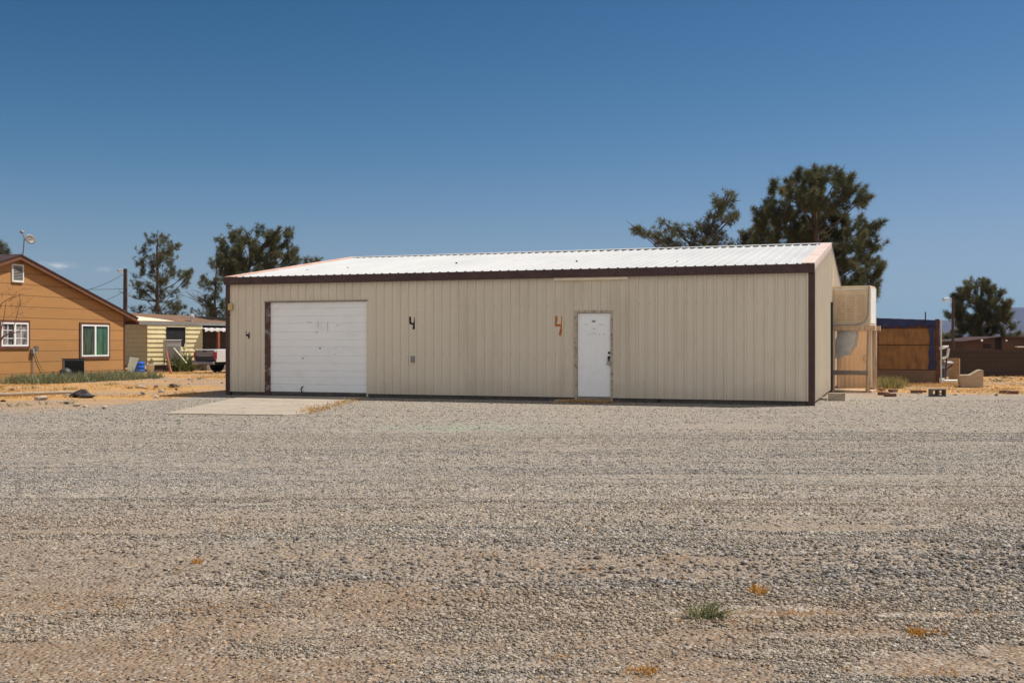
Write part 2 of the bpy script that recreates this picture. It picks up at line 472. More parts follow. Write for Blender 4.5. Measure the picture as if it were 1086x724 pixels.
# added brightening of the unseen sky behind the camera, fills the shaded front wall
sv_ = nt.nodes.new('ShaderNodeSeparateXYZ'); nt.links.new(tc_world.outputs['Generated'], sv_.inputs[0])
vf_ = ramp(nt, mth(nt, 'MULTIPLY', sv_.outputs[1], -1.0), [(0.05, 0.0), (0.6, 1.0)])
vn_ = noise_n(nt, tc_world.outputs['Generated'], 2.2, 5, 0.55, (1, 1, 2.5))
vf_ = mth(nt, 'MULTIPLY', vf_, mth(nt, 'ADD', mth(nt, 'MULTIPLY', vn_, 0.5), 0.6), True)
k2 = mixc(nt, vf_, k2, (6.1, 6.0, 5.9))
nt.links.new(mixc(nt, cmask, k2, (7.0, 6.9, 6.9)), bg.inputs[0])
bg.inputs[1].default_value = 0.08

sl = bpy.data.lights.new('sun', 'SUN'); so = bpy.data.objects.new('sun', sl); COL.objects.link(so)
sl.energy = 3.9; sl.angle = R(0.53); sl.color = (1.0, 0.95, 0.87)
d = Vector((SUN_DIR.x * math.cos(SUN_EL), SUN_DIR.y * math.cos(SUN_EL), math.sin(SUN_EL)))
so.rotation_euler = d.to_track_quat('Z', 'Y').to_euler()
so.location = (60, 0, 120)

vs = scene.view_settings
vs.view_transform = 'Standard'; vs.look = 'None'; vs.gamma = 1.0; vs.use_curve_mapping = False; vs.exposure = 0.6

# ------------------------------------------------------------------ ground
BA = R(-19.4); BX, BY = at(241, 29.4), 29.4        # main building: left front corner and heading
BU = Vector((math.cos(BA), math.sin(BA))); BN = Vector((-math.sin(BA), math.cos(BA)))


def gravel_mask(x, y):
    yb = 23.4 + (37.0 - 23.4) * sstep(-9.5, -7.0, x) + (30.0 - 37.0) * sstep(5.5, 9.0, x)
    wv = (fbm(x * 0.35, y * 0.35, 3) - 0.5) * 6.0 + (fbm(x * 1.6, y * 1.6, 8) - 0.5) * 3.0
    return 1 - sstep(-2.2, 2.6, y + wv - yb)


BARE = [(120, 705, 200, 16, 0.7), (330, 660, 90, 9, 0.5), (30, 640, 80, 10, 0.7), (220, 625, 90, 7, 0.5), (560, 705, 90, 7, 0.45), (740, 700, 60, 8, 0.5), (880, 668, 70, 4, 0.5), (975, 700, 120, 20, 1.0), (1095, 688, 70, 18, 0.95), (815, 644, 110, 5, 0.8), (1000, 648, 90, 4, 0.7), (60, 618, 100, 13, 0.75), (250, 598, 70, 8, 0.6), (50, 690, 110, 14, 0.8),
        (150, 655, 90, 10, 0.55), (470, 640, 70, 7, 0.4), (430, 690, 90, 10, 0.4), (700, 592, 130, 4, 0.7), (870, 556, 160, 4, 0.75), (300, 546, 260, 4, 0.6), (100, 560, 130, 5, 0.7),
        (620, 531, 300, 3, 0.5), (250, 492, 260, 3, 0.4), (820, 505, 300, 2.6, 0.5), (560, 478, 60, 3, 0.5), (930, 470, 200, 2.5, 0.45), (760, 452, 70, 3, 0.6), (640, 447, 60, 2.5, 0.5), (690, 720, 60, 8, 0.6)]


def strips(x, y):
    """1 where bare dirt shows between bands of graded gravel"""
    n = fbm(x * 0.045 + 3, y * 1.25 + 0.07 * x, 21, 3)
    n2 = fbm(x * 0.9, y * 2.4, 33, 4)
    n3 = fbm(x * 0.16 + 5, y * 0.3, 63, 3)
    s = sstep(0.50, 0.70, n * 0.62 + n2 * 0.2 + n3 * 0.18)
    e = 0.0
    for cx_, cy_, rx, ry, a_ in BARE:
        yn, yf = gd(cy_ + ry), gd(cy_ - ry)
        yc, hy = (yn + yf) / 2, (yf - yn) / 2
        xc, hx = at(cx_, yc), rx / FOC * yc
        r2 = ((x - xc) / hx) ** 2 + ((y - yc) / hy) ** 2
        e = np.maximum(e, a_ * sstep(0.0, 1.0, 1.25 - r2 + (n2 - 0.5) * 2.2))
    return np.clip(np.maximum(s * (0.62 - 0.37 * sstep(7, 11, y)), e), 0, 1)


def near_fines(x, y):
    """close to the camera the stones thin out over packed fines: (amount of bare fines, nearness, leftness)"""
    near_ = 1 - sstep(5.9, 6.6, y + (fbm(x * 0.5, y * 0.5, 57, 2) - 0.5) * 1.2)
    left_ = sstep(0.9, -1.2, x + 0.35 * (y - 5))
    fines = sstep(0.34, 0.58, fbm(x * 1.2, y * 2.6, 59, 4) - 0.10 * left_ * near_)
    return near_ * (1 - fines), near_, left_


def ground_h(x, y):
    near = 1 - sstep(20, 25, y)
    h = (fbm(x * 0.12, y * 0.9, 5) - 0.5) * 0.06 * near + (fbm(x * 0.05 + 2, y * 1.6 + 0.08 * x, 15, 3) - 0.5) * 0.06 * near
    h = h + (fbm(x * 1.2, y * 1.8, 9) - 0.5) * 0.03 * near
    h = h - 0.012 * strips(x, y) * near
    far = sstep(31, 36, y) * (1 - sstep(200, 400, y))
    return h * sstep(-30, -20, x) * (1 - sstep(20, 30, x)) + 0.0 * far


xs = np.unique(np.concatenate([-np.geomspace(24, 4500, 22), np.arange(-24, 24.01, 0.14), np.geomspace(24, 4500, 22)]))
ys = np.unique(np.concatenate([[-4500, -800, -120, -30, -8, -2, 1], np.arange(2.5, 46, 0.13), np.geomspace(46, 4500, 30)]))
GX, GY = np.meshgrid(xs, ys)
gx = GX.ravel(); gy = GY.ravel()
gz = ground_h(gx, gy)
nx, ny = len(xs), len(ys)
ii = (np.arange(ny - 1)[:, None] * nx + np.arange(nx - 1)[None, :]).ravel()
gf = np.stack([ii, ii + 1, ii + 1 + nx, ii + nx], 1)
gm = gravel_mask(gx, gy); st = np.maximum(strips(gx, gy), np.clip(near_fines(gx, gy)[0] * 1.3, 0, 0.95))
straw = sstep(0.30, 0.50, fbm(gx * 0.28, gy * 0.5, 41, 4)) * (1 - gm)
straw = np.where(gy > 70, 0.35, straw)
tint = np.stack([gm, st, straw], 1)

m, nt, b = new_mat('gravel_and_dirt')
co = ocoord(nt)
a = nt.nodes.new('ShaderNodeAttribute'); a.attribute_name = 'tint'
sp = nt.nodes.new('ShaderNodeSeparateColor'); nt.links.new(a.outputs['Color'], sp.inputs[0])
G_, S_, W_ = sp.outputs[0], sp.outputs[1], sp.outputs[2]


def vor(scale, feature='F1'):
    v = nt.nodes.new('ShaderNodeTexVoronoi'); v.inputs['Scale'].default_value = scale; v.feature = feature
    nt.links.new(co, v.inputs['Vector']); return v


stops = [(0.0, (0.085, 0.076, 0.068)), (0.2, (0.18, 0.158, 0.137)), (0.42, (0.305, 0.275, 0.242)), (0.62, (0.375, 0.34, 0.297)), (0.8, (0.40, 0.305, 0.21)), (1.0, (0.50, 0.45, 0.39))]
v1 = vor(38); v2 = vor(85); v3 = vor(14)
s1 = nt.nodes.new('ShaderNodeSeparateColor'); nt.links.new(v1.outputs['Color'], s1.inputs[0])
s2 = nt.nodes.new('ShaderNodeSeparateColor'); nt.links.new(v2.outputs['Color'], s2.inputs[0])
s3 = nt.nodes.new('ShaderNodeSeparateColor'); nt.links.new(v3.outputs['Color'], s3.inputs[0])
st1 = ramp(nt, s1.outputs[0], stops); st2 = ramp(nt, s2.outputs[0], stops); st3 = ramp(nt, s3.outputs[1], stops)
stone = mixc(nt, mth(nt, 'GREATER_THAN', s1.outputs[1], 0.55), st1, st2)
stone = mixc(nt, mth(nt, 'GREATER_THAN', s3.outputs[0], 0.86), stone, st3)
edge = ramp(nt, v1.outputs['Distance'], [(0.35, 1.0), (0.75, 0.0)])
big = noise_n(nt, co, 0.35, 5, 0.6, (0.35, 1.3, 1))
stone = mixc(nt, mth(nt, 'MULTIPLY', ramp(nt, big, [(0.35, 0.0), (0.7, 1.0)]), 0.35), stone, (0.335, 0.287, 0.232))
dirt = mixc(nt, noise_n(nt, co, 1.4, 6, 0.65), (0.19, 0.118, 0.068), (0.295, 0.19, 0.112))
dirt = mixc(nt, mth(nt, 'MULTIPLY', ramp(nt, noise_n(nt, co, 60, 3), [(0.45, 0.0), (0.7, 1.0)]), 0.45), dirt, (0.20, 0.15, 0.11))
# dirt in the strips still carries scattered stones
sf = mth(nt, 'MULTIPLY', S_, mth(nt, 'GREATER_THAN', s2.outputs[2], 0.18))
dpos = nt.nodes.new('ShaderNodeSeparateXYZ'); nt.links.new(co, dpos.inputs[0])
farlot = ramp(nt, mth(nt, 'MULTIPLY', dpos.outputs[1], 0.05), [(0.37, 0.0), (0.55, 1.0)])      # the compacted part by the building is paler, greyer dust
dirt_l = mixc(nt, farlot, dirt, mixc(nt, noise_n(nt, co, 2.0, 5), (0.29, 0.235, 0.18), (0.37, 0.315, 0.255)))
lot = mixc(nt, mth(nt, 'MULTIPLY', sf, 0.85), stone, dirt_l)
# pale green wash of old paint on the gravel
gpos = nt.nodes.new('ShaderNodeVectorMath'); gpos.operation = 'SUBTRACT'; nt.links.new(co, gpos.inputs[0]); gpos.inputs[1].default_value = (-0.9, 18.0, 0)
gs = nt.nodes.new('ShaderNodeVectorMath'); gs.operation = 'MULTIPLY'; nt.links.new(gpos.outputs[0], gs.inputs[0]); gs.inputs[1].default_value = (0.45, 0.9, 0)
gl = nt.nodes.new('ShaderNodeVectorMath'); gl.operation = 'LENGTH'; nt.links.new(gs.outputs[0], gl.inputs[0])
gfac = mth(nt, 'MULTIPLY', ramp(nt, gl.outputs[1], [(0.1, 1.0), (1.0, 0.0)]), ramp(nt, noise_n(nt, co, 1.5, 5), [(0.35, 0.0), (0.7, 1.0)]))
lot = mixc(nt, mth(nt, 'MULTIPLY', gfac, 0.65), lot, (0.32, 0.41, 0.28))
field = mixc(nt, noise_n(nt, co, 0.8, 6, 0.65), (0.30, 0.20, 0.125), (0.43, 0.31, 0.215))
strawc = mixc(nt, noise_n(nt, co, 6, 5, 0.7), (0.46, 0.23, 0.065), (0.62, 0.36, 0.125))
field = mixc(nt, mth(nt, 'MULTIPLY', W_, 0.85), field, strawc)
field = mixc(nt, mth(nt, 'MULTIPLY', mth(nt, 'GREATER_THAN', s1.outputs[1], 0.8), 0.4), field, st1)
col = mixc(nt, G_, field, lot)
nt.links.new(col, b.inputs['Base Color']); b.inputs['Roughness'].default_value = 0.95; b.inputs['Specular IOR Level'].default_value = 0.15
hgt = mth(nt, 'ADD', mth(nt, 'MULTIPLY', edge, 0.7), noise_n(nt, co, 25, 4))
bump(nt, b, hgt, 0.9, 0.02)
ground = np_mesh('ground', np.stack([gx, gy, gz], 1), gf, m, tint, smooth=True)
tag(ground, 'gravel lot fading into tan dirt and dry straw', 'ground', kind='structure')


# real crushed stones over the near lot
def scatter(y0, y1, dens, ico, smin, smax, seed):
    rg = np.random.default_rng(seed)
    wid = y1 * 0.472 + 1.6
    n = int((y1 - y0) * 2 * wid * dens)
    x = rg.uniform(-wid, wid, n); y = rg.uniform(y0, y1, n)
    k = (np.abs(x) < y * 0.472 + 1.6)
    keep = rg.random(n)
    nf, near_, left_ = near_fines(x, y)
    band = np.exp(-((y - 7.0 - 0.02 * x + (fbm(x * 0.25, y * 0, 58, 2) - 0.5) * 1.4) / 0.75) ** 2) * (0.45 + 0.55 * sstep(-2.5, 0.5, x))
    p = gravel_mask(x, y) * (1 - strips(x, y)) ** 2.2 * (0.45 + 0.9 * fbm(x * 0.8, y * 1.6, 55, 3)) * (1 - nf * 0.85) * (1 - 0.35 * near_ * left_)
    k &= keep < p
    x = x[k]; y = y[k]; n = len(x); band = band[k]
    size = smin * (smax / smin) ** (rg.random(n) ** 2.0) * (0.70 + 0.45 * fbm(x * 0.15, y * 0.9, 71, 3) + 0.5 * band)
    z = ground_h(x, y)
    if ico:
        t = (1 + 5 ** 0.5) / 2
        bv = np.array([(-1, t, 0), (1, t, 0), (-1, -t, 0), (1, -t, 0), (0, -1, t), (0, 1, t), (0, -1, -t), (0, 1, -t), (t, 0, -1), (t, 0, 1), (-t, 0, -1), (-t, 0, 1)]) / 1.9
        bf = np.array([(0, 11, 5), (0, 5, 1), (0, 1, 7), (0, 7, 10), (0, 10, 11), (1, 5, 9), (5, 11, 4), (11, 10, 2), (10, 7, 6), (7, 1, 8), (3, 9, 4), (3, 4, 2), (3, 2, 6), (3, 6, 8), (3, 8, 9), (4, 9, 5), (2, 4, 11), (6, 2, 10), (8, 6, 7), (9, 8, 1)])
    else:
        bv = np.array([(-1, -1, -1), (1, -1, -1), (1, 1, -1), (-1, 1, -1), (-1, -1, 1), (1, -1, 1), (1, 1, 1), (-1, 1, 1)]) * 0.72
        bf = np.array([(0, 2, 1), (0, 3, 2), (4, 5, 6), (4, 6, 7), (0, 1, 5), (0, 5, 4), (1, 2, 6), (1, 6, 5), (2, 3, 7), (2, 7, 6), (3, 0, 4), (3, 4, 7)])
    nv = len(bv)
    V = np.broadcast_to(bv, (n, nv, 3)) * (1 + rg.uniform(-0.5, 0.5, (n, nv, 3)))
    V = V * np.stack([rg.uniform(0.75, 1.35, n), rg.uniform(0.65, 1.1, n), rg.uniform(0.4, 0.8, n)], 1)[:, None, :]
    # tilt then spin
    ta = rg.normal(0, 0.35, n); ca, sa = np.cos(ta)[:, None], np.sin(ta)[:, None]
    Y = V[:, :, 1] * ca - V[:, :, 2] * sa; Z = V[:, :, 1] * sa + V[:, :, 2] * ca
    sa_ = rg.uniform(0, 6.283, n); c, s = np.cos(sa_)[:, None], np.sin(sa_)[:, None]
    X = V[:, :, 0]
    P = np.stack([X * c - Y * s, X * s + Y * c, Z], 2) * (size / 2)[:, None, None]
    P += np.stack([x, y, z + size * 0.10], 1)[:, None, :]
    F = (bf[None] + (np.arange(n) * nv)[:, None, None]).reshape(-1, 3)
    r = rg.random(n); val = np.interp(r, [0, 0.12, 0.35, 0.6, 0.85, 1.0], [0.045, 0.125, 0.225, 0.315, 0.40, 0.58])
    warm = rg.random(n) ** 2
    cool = sstep(0.42, 0.62, fbm(x * 0.12 + 7, y * 0.55, 91, 4))
    cool = np.maximum(cool, band)
    tan = (rg.random(n) < 0.07)
    c3 = np.stack([val * (1.03 + 0.08 * warm), val * (0.955 - 0.01 * warm), val * (0.88 - 0.20 * warm)], 1)
    c3 = c3 * (1 + 0.14 * sstep(8.5, 11, y))[:, None]
    c3 = c3 * (1 - cool[:, None] * np.array([0.26, 0.22, 0.14]))
    c3[tan] = c3[tan] * np.array([1.18, 0.90, 0.62])
    dust = np.clip(0.06 + 0.5 * sstep(0.46, 0.70, fbm(x * 0.25 + 1, y * 0.7, 27, 4)) * (1 - 0.7 * sstep(8, 14, y)) + 0.35 * strips(x, y) + (0.12 + 0.4 * sstep(0.2, -1.6, x + 0.25 * (y - 5))) * (1 - sstep(5.6, 7.4, y)), 0, 0.75)[:, None] * rg.uniform(0.5, 1.0, (n, 1))
    c3 = c3 * (0.86 + 0.14 * sstep(6.5, 9, y))[:, None]
    c3 = c3 * (1 - dust) + np.array([0.33, 0.235, 0.155]) * dust * (0.6 + 0.8 * (c3.mean(1, keepdims=True) / 0.28)) * 0.75
    return P.reshape(-1, 3), F, np.repeat(c3, nv, 0)


parts = [scatter(3.6, 6.2, 10500, False, 0.006, 0.024, 1), scatter(6.2, 10.0, 5200, False, 0.007, 0.026, 2), scatter(10.0, 17.0, 1500, False, 0.009, 0.024, 3), scatter(17.0, 27.0, 150, False, 0.014, 0.036, 4)]
off = 0; VV = []; FF = []; CC = []
for p, f, c in parts:
    VV.append(p); FF.append(f + off); CC.append(c); off += len(p)
VV = np.concatenate(VV); FF = np.concatenate(FF); CC = np.concatenate(CC)
# none inside the building or under the driveway
gobj = np_mesh('gravel', VV, FF, M['stones'], CC)
tag(gobj, 'loose grey crushed gravel spread over the front lot', 'gravel', kind='stuff')

# ------------------------------------------------------------------ mountains
def ridge(name, dist, prof, m, seed, depth):
    pxs = np.linspace(prof[0][0], prof[-1][0], 260)
    top = np.interp(pxs, [p[0] for p in prof], [p[1] for p in prof])
    top = top + (fbm(pxs * 0.05, pxs * 0, seed) - 0.5) * 4.0 + (fbm(pxs * 0.2, pxs * 0, seed + 3) - 0.5) * 1.4
    rows = 14; V = []
    for j in range(rows):
        f = j / (rows - 1)
        dd = dist - depth * (1 - f)
        hh = np.maximum(EYE + (HZ - top) / FOC * dist, 0.5)
        rough = 1 + (fbm(pxs * 0.12 + 0 * f, np.full_like(pxs, f * 7), seed + 9) - 0.5) * 0.9 * (1 - f)
        V.append(np.stack([(pxs - CX) / FOC * dd, np.full_like(pxs, dd) + (fbm(pxs * 0.09, np.full_like(pxs, f * 5), seed + 5) - 0.5) * depth * 0.4 * (1 - f), hh * f ** 1.3 * rough - 4 * (1 - f)], 1))
    V.append(np.stack([(pxs - CX) / FOC * (dist + depth), np.full_like(pxs, dist + depth), np.full_like(pxs, -4.0)], 1))
    n = len(pxs); V = np.concatenate(V); r = rows + 1
    i = (np.arange(r - 1)[:, None] * n + np.arange(n - 1)[None, :]).ravel()
    o = np_mesh(name, V, np.stack([i, i + 1, i + 1 + n, i + n], 1), m, smooth=True)
    return tag(o, 'hazy blue desert mountain range on the horizon', 'mountains', kind='structure')


M['mountain'] = mat('desert_rock_slopes', (0.065, 0.062, 0.066), 0.95, 0.25, 0.01, (0.045, 0.043, 0.046), 0.5, 0.02)
ridge('mountains', 3200, [(-500, 362), (-200, 358), (150, 361), (500, 361), (800, 352), (930, 345), (985, 339), (1015, 341), (1045, 334), (1072, 326), (1090, 327), (1130, 322), (1250, 330), (1500, 345), (1800, 362)], M['mountain'], 4, 700)

# haze: one box of even air round everything
hb = MB().bb(-4700, 4700, -4700, 4700, -7, 150).build('haze', M['glass'])
hm = bpy.data.materials.new('haze_air'); hm.use_nodes = True
hn = hm.node_tree; hn.nodes.remove(hn.nodes['Principled BSDF'])
pv = hn.nodes.new('ShaderNodeVolumePrincipled'); pv.inputs['Color'].default_value = (0.25, 0.46, 1.0, 1); pv.inputs['Density'].default_value = 0.00008
pv.inputs['Anisotropy'].default_value = 0.2
hn.links.new(pv.outputs[0], hn.nodes['Material Output'].inputs['Volume'])
hb.data.materials.clear(); hb.data.materials.append(hm)
tag(hb, 'thin pale air between the lot and the mountains', 'haze', kind='stuff')

# ------------------------------------------------------------------ main metal building
L, DEP, HE, HR, YR = 15.35, 14.0, 3.12, 4.17, 7.0
SP = 0.229
broot = empty('metal_building', (BX, BY, 0), BA, 'long tan ribbed steel workshop with white roof and brown trim', 'building')


def ft(px):
    """distance along the facade seen at photo column px"""
    k = (px - CX) / FOC
    return (k * BY - BX) / (BU.x - k * BU.y)


def fz(py, t):
    return zat(py, BY + BU.y * t)


RIB0 = ft(432.6) % SP


def rib_profile(a, b, w=0.048, h=0.034, phase=RIB0):
    pts = [(a, 0.0)]
    k = math.ceil((a + w - phase) / SP)
    while phase + k * SP < b - w:
        c = phase + k * SP
        pts += [(c - w / 2 - 0.006, 0.0), (c - w / 2 + 0.006, h), (c + w / 2 - 0.006, h), (c + w / 2 + 0.006, 0.0)]
        k += 1
    pts.append((b, 0.0)); return pts


def ribbed(mb, a, b, z0, z1, fix, outward, axis='x', ztop=None):
    """ribbed sheet standing at fix, ribs pointing `outward`"""
    pr = rib_profile(a, b)
    vs = []
    for s, h in pr:
        for z in (z0, z1 if ztop is None else ztop(s)):
            vs.append((s, fix + outward * h, z) if axis == 'x' else (fix + outward * h, s, z))
    fs = [(2 * i, 2 * i + 2, 2 * i + 3, 2 * i + 1) for i in range(len(pr) - 1)]
    mb.add(vs, fs)


gx0, gx1 = ft(281.0), ft(390.0); gz1 = fz(319.6, (gx0 + gx1) / 2)
dx0, dx1 = ft(609.5), ft(650.0); dz1 = fz(330.0, (dx0 + dx1) / 2)
ZB = 0.10
mb = MB()
ribbed(mb, 0.05, gx0, ZB, HE, 0, -1); ribbed(mb, gx0, gx1, gz1, HE, 0, -1); ribbed(mb, gx1, dx0, ZB, HE, 0, -1)
ribbed(mb, dx0, dx1, dz1, HE, 0, -1); ribbed(mb, dx1, L - 0.05, ZB, HE, 0, -1)
mb.cur = 1
t = RIB0
kk = 0
while t < L - 0.1:
    for zz in (1.15, 2.33):
        tc_ = t + 0.055
        if not ((gx0 - 0.05 < tc_ < gx1 + 0.05 and zz < gz1) or (dx0 - 0.05 < tc_ < dx1 + 0.05 and zz < dz1)) and tc_ < L - 0.2:
            mb.box((tc_, -0.004, zz), (0.014, 0.008, 0.014))
    t += SP
mb.cur = 2
for px in (421, 473, 515, 560, 756):      # lap seams where one sheet overlaps the next
    tt = RIB0 + round((ft(px) - RIB0) / SP) * SP + 0.025
    mb.bb(tt - 0.003, tt + 0.003, -0.0035, 0.001, ZB, HE - 0.2)
front = mb.build('front_wall', [M['panel'], M['grey_box'], M['seam']], broot)
front['label'] = 'shaded tan ribbed front wall'
mb = MB()
rr = lambda s: HE + (HR - HE) * (1 - abs(s - YR) / YR) - 0.02
ribbed(mb, 0.0, YR, ZB, HE, L, 1, 'y', rr); ribbed(mb, YR, DEP, ZB, HE, L, 1, 'y', rr)
mb.build('side_wall', M['panel_side'], broot)['label'] = 'sunlit right gable wall'
mb = MB()
ribbed(mb, 0.0, YR, ZB, HE, 0, -1, 'y', rr); ribbed(mb, YR, DEP, ZB, HE, 0, -1, 'y', rr)
mb.build('side_wall', M['panel_side'], broot)
mb = MB(); ribbed(mb, 0, L, ZB, HE, DEP, 1); mb.build('rear_wall', M['panel'], broot)
# slab edge under the panels
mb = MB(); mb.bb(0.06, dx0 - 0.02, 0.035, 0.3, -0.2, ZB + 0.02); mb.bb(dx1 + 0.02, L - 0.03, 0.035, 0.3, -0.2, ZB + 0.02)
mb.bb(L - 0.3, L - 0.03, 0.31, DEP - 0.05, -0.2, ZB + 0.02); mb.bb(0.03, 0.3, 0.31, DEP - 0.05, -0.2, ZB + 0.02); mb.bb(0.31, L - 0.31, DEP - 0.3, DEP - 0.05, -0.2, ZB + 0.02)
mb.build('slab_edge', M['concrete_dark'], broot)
# roof: ribbed sheets
rp = rib_profile(0.0, L, 0.05, 0.03, 0.12)
mb = MB()
vs = []; n = len(rp)
for s, h in rp:
    vs += [(s, -0.10, HE - 0.015 + 0.05 + h), (s, YR, HR + 0.05 + h), (s, DEP + 0.10, HE - 0.015 + 0.05 + h)]
fs = []
for i in range(n - 1):
    fs += [(3 * i, 3 * i + 3, 3 * i + 4, 3 * i + 1), (3 * i + 1, 3 * i + 4, 3 * i + 5, 3 * i + 2)]
mb.add(vs, fs)
mb.cur = 1
for px, yy in ((320, 2.3), (287, 1.7), (430, 3.1), (575, 2.6), (700, 1.5), (850, 4.8)):
    tt = ft(px) + 0.1; mb.bb(tt, tt + 0.035, yy, yy + 0.06, HE + 0.05 + (HR - HE) * yy / YR, HE + 0.095 + (HR - HE) * yy / YR)
roof = mb.build('roof', [M['roof_white'], M['brown_trim']], broot)
mb = MB()
sl_ = (HR - HE) / YR
mb.add([(0, YR - 0.22, HR + 0.088 - 0.22 * sl_), (L, YR - 0.22, HR + 0.088 - 0.22 * sl_), (L, YR, HR + 0.10), (0, YR, HR + 0.10), (L, YR + 0.22, HR + 0.088 - 0.22 * sl_), (0, YR + 0.22, HR + 0.088 - 0.22 * sl_)], [(0, 1, 2, 3), (3, 2, 4, 5)])
mb.add([(0, YR - 0.222, HR + 0.084 - 0.22 * sl_), (L, YR - 0.222, HR + 0.084 - 0.22 * sl_), (L, YR - 0.222, HR + 0.096 - 0.22 * sl_), (0, YR - 0.222, HR + 0.096 - 0.22 * sl_)], [(0, 1, 2, 3)])
mb.build('ridge_cap', M['roof_white'], roof)
mb = MB(); mb.add([(0, YR - 0.14, HR + 0.02), (L, YR - 0.14, HR + 0.02), (L, YR - 0.14, HR + 0.072), (0, YR - 0.14, HR + 0.072)], [(0, 1, 2, 3)])
mb.build('closure_strip', M['dark_gap'], roof)
# eave trim with the rib ends sitting on it
mb = MB(); mb.prism([(0.004, HE - 0.14), (-0.115, HE - 0.14), (-0.115, HE + 0.060), (0.004, HE + 0.035)], 'x', -0.03, L + 0.03)
s = 0.12
while s < L - 0.05:
    if s > 0.05: mb.bb(s - 0.022, s + 0.022, -0.122, -0.101, HE + 0.045, HE + 0.076)
    s += SP
mb.bb(ft(628) - 0.01, ft(628) + 0.01, -0.119, -0.114, HE - 0.138, HE + 0.055)
mb.build('eave_trim', M['brown_trim'], broot)
MB().prism([(DEP - 0.004, HE - 0.14), (DEP + 0.115, HE - 0.14), (DEP + 0.115, HE + 0.045), (DEP - 0.004, HE + 0.035)], 'x', -0.03, L + 0.03).build('eave_trim', M['brown_trim'], broot)
# corner trims
for x0, x1 in ((-0.03, 0.115), (L - 0.115, L + 0.03)):
    MB().bb(x0, x1, -0.034, 0.045, 0.0, HE - 0.143).build('corner_trim', M['brown_trim'], broot)
    MB().bb(x0, x1, DEP - 0.045, DEP + 0.034, 0.0, HE - 0.143).build('corner_trim', M['brown_trim'], broot)
# rake trims, sun faded on the front slope
def rake(x0, x1, ya, yb, m, lab):
    za = HE + (HR - HE) * (1 - abs(ya - YR) / YR); zb = HE + (HR - HE) * (1 - abs(yb - YR) / YR)
    vs = []
    for x in (x0, x1):
        vs += [(x, ya, za - 0.085), (x, yb, zb - 0.085), (x, yb, zb + 0.095), (x, ya, za + 0.095)]
    o = MB().add(vs, [(0, 1, 2, 3), (7, 6, 5, 4), (0, 4, 5, 1), (1, 5, 6, 2), (2, 6, 7, 3), (3, 7, 4, 0)]).build('rake_trim', m, broot)
    o['label'] = lab
rake(L - 0.26, L + 0.028, -0.09, YR - 0.01, M['pale_trim'], 'pale pink faded rake trim')
rake(-0.028, 0.26, -0.09, YR - 0.01, M['faded_trim'], 'pink faded rake trim')
rake(L - 0.26, L + 0.028, YR + 0.01, DEP + 0.09, M['brown_trim'], 'brown rake trim of the back slope')
rake(-0.028, 0.26, YR + 0.01, DEP + 0.09, M['brown_trim'], 'brown rake trim of the back slope')

# roll-up garage door
ga = ft(286.0)
mb = MB()
mb.bb(gx0, ga, -0.012, 0.10, 0.0, gz1 - 0.002); jl = mb.build('door_jamb', M['scuffed_brown'], broot); jl['label'] = 'scuffed brown left jamb'
MB().bb(gx1 - 0.035, gx1, -0.004, 0.10, 0.0, gz1 - 0.002).build('door_jamb', M['panel'], broot)
MB().bb(gx0 - 0.01, gx1 + 0.01, -0.040, 0.10, gz1, gz1 + 0.022).build('door_header', M['seam'], broot)
lines = [326.7, 335.0, 342.5, 351.8, 360.3, 368.0, 377.5, 385.5, 393.5, 400.2, 408.0]
tm = (ga + gx1) / 2
zs = [gz1 - 0.003] + [fz(y, tm) for y in lines] + [0.035]
mb = MB()
for k in range(len(zs) - 1):
    z1_, z0_ = zs[k], zs[k + 1]
    d0 = 0.06
    mb.prism([(d0 - 0.004, z0_ + 0.0005), (d0 - 0.018, z0_ + 0.010), (d0 - 0.018, z1_ - 0.014), (d0 - 0.006, z1_ - 0.006), (d0 - 0.004, z1_ - 0.0005), (d0 + 0.03, z1_ - 0.0005), (d0 + 0.03, z0_ + 0.0005)], 'x', ga + 0.003, gx1 - 0.037)
mb.cur = 1
mb.bb(ga + 0.003, gx1 - 0.037, 0.075, 0.085, 0.04, gz1 - 0.01)
mb.cur = 2
for px, py, wpx, hpx in ((326.5, 341.6, 1.6, 1.0), (329, 341.8, 1.2, 0.8), (336.5, 344, 0.35, 7), (346.8, 346, 0.4, 10), (335, 352.5, 3, 0.5), (357, 345, 3, 0.5), (320.2, 380, 1.4, 1.6), (321.5, 379.2, 0.8, 1), (338.6, 369.2, 2.4, 1.5), (355.5, 369.5, 1, 0.8), (354, 375.5, 1, 0.8)):
    tt = ft(px); zz = fz(py, tt); mb.box((tt, 0.0405, zz), (wpx * 0.024, 0.004, hpx * 0.024))
gdoor = mb.build('garage_door', [M['garage_white'], M['dark_gap'], M['grey_box']], broot)
tt = ft(320.0)
MB().tube([(tt + 0.02, 0.04, fz(409.5, tt)), (tt - 0.015, 0.005, fz(411, tt)), (tt - 0.02, 0.0, fz(413.5, tt)), (tt, 0.04, fz(416.5, tt))], 0.014, 6).build('handle', M['black'], gdoor)
MB().bb(ga, gx1 - 0.036, 0.03, 0.1, -0.01, 0.034).build('bottom_seal', M['rubber'], gdoor)
MB().bb(gx0 + 0.002, gx1 - 0.002, -0.03, 0.5, -0.1, 0.022).build('door_sill', M['concrete_dark'], broot)

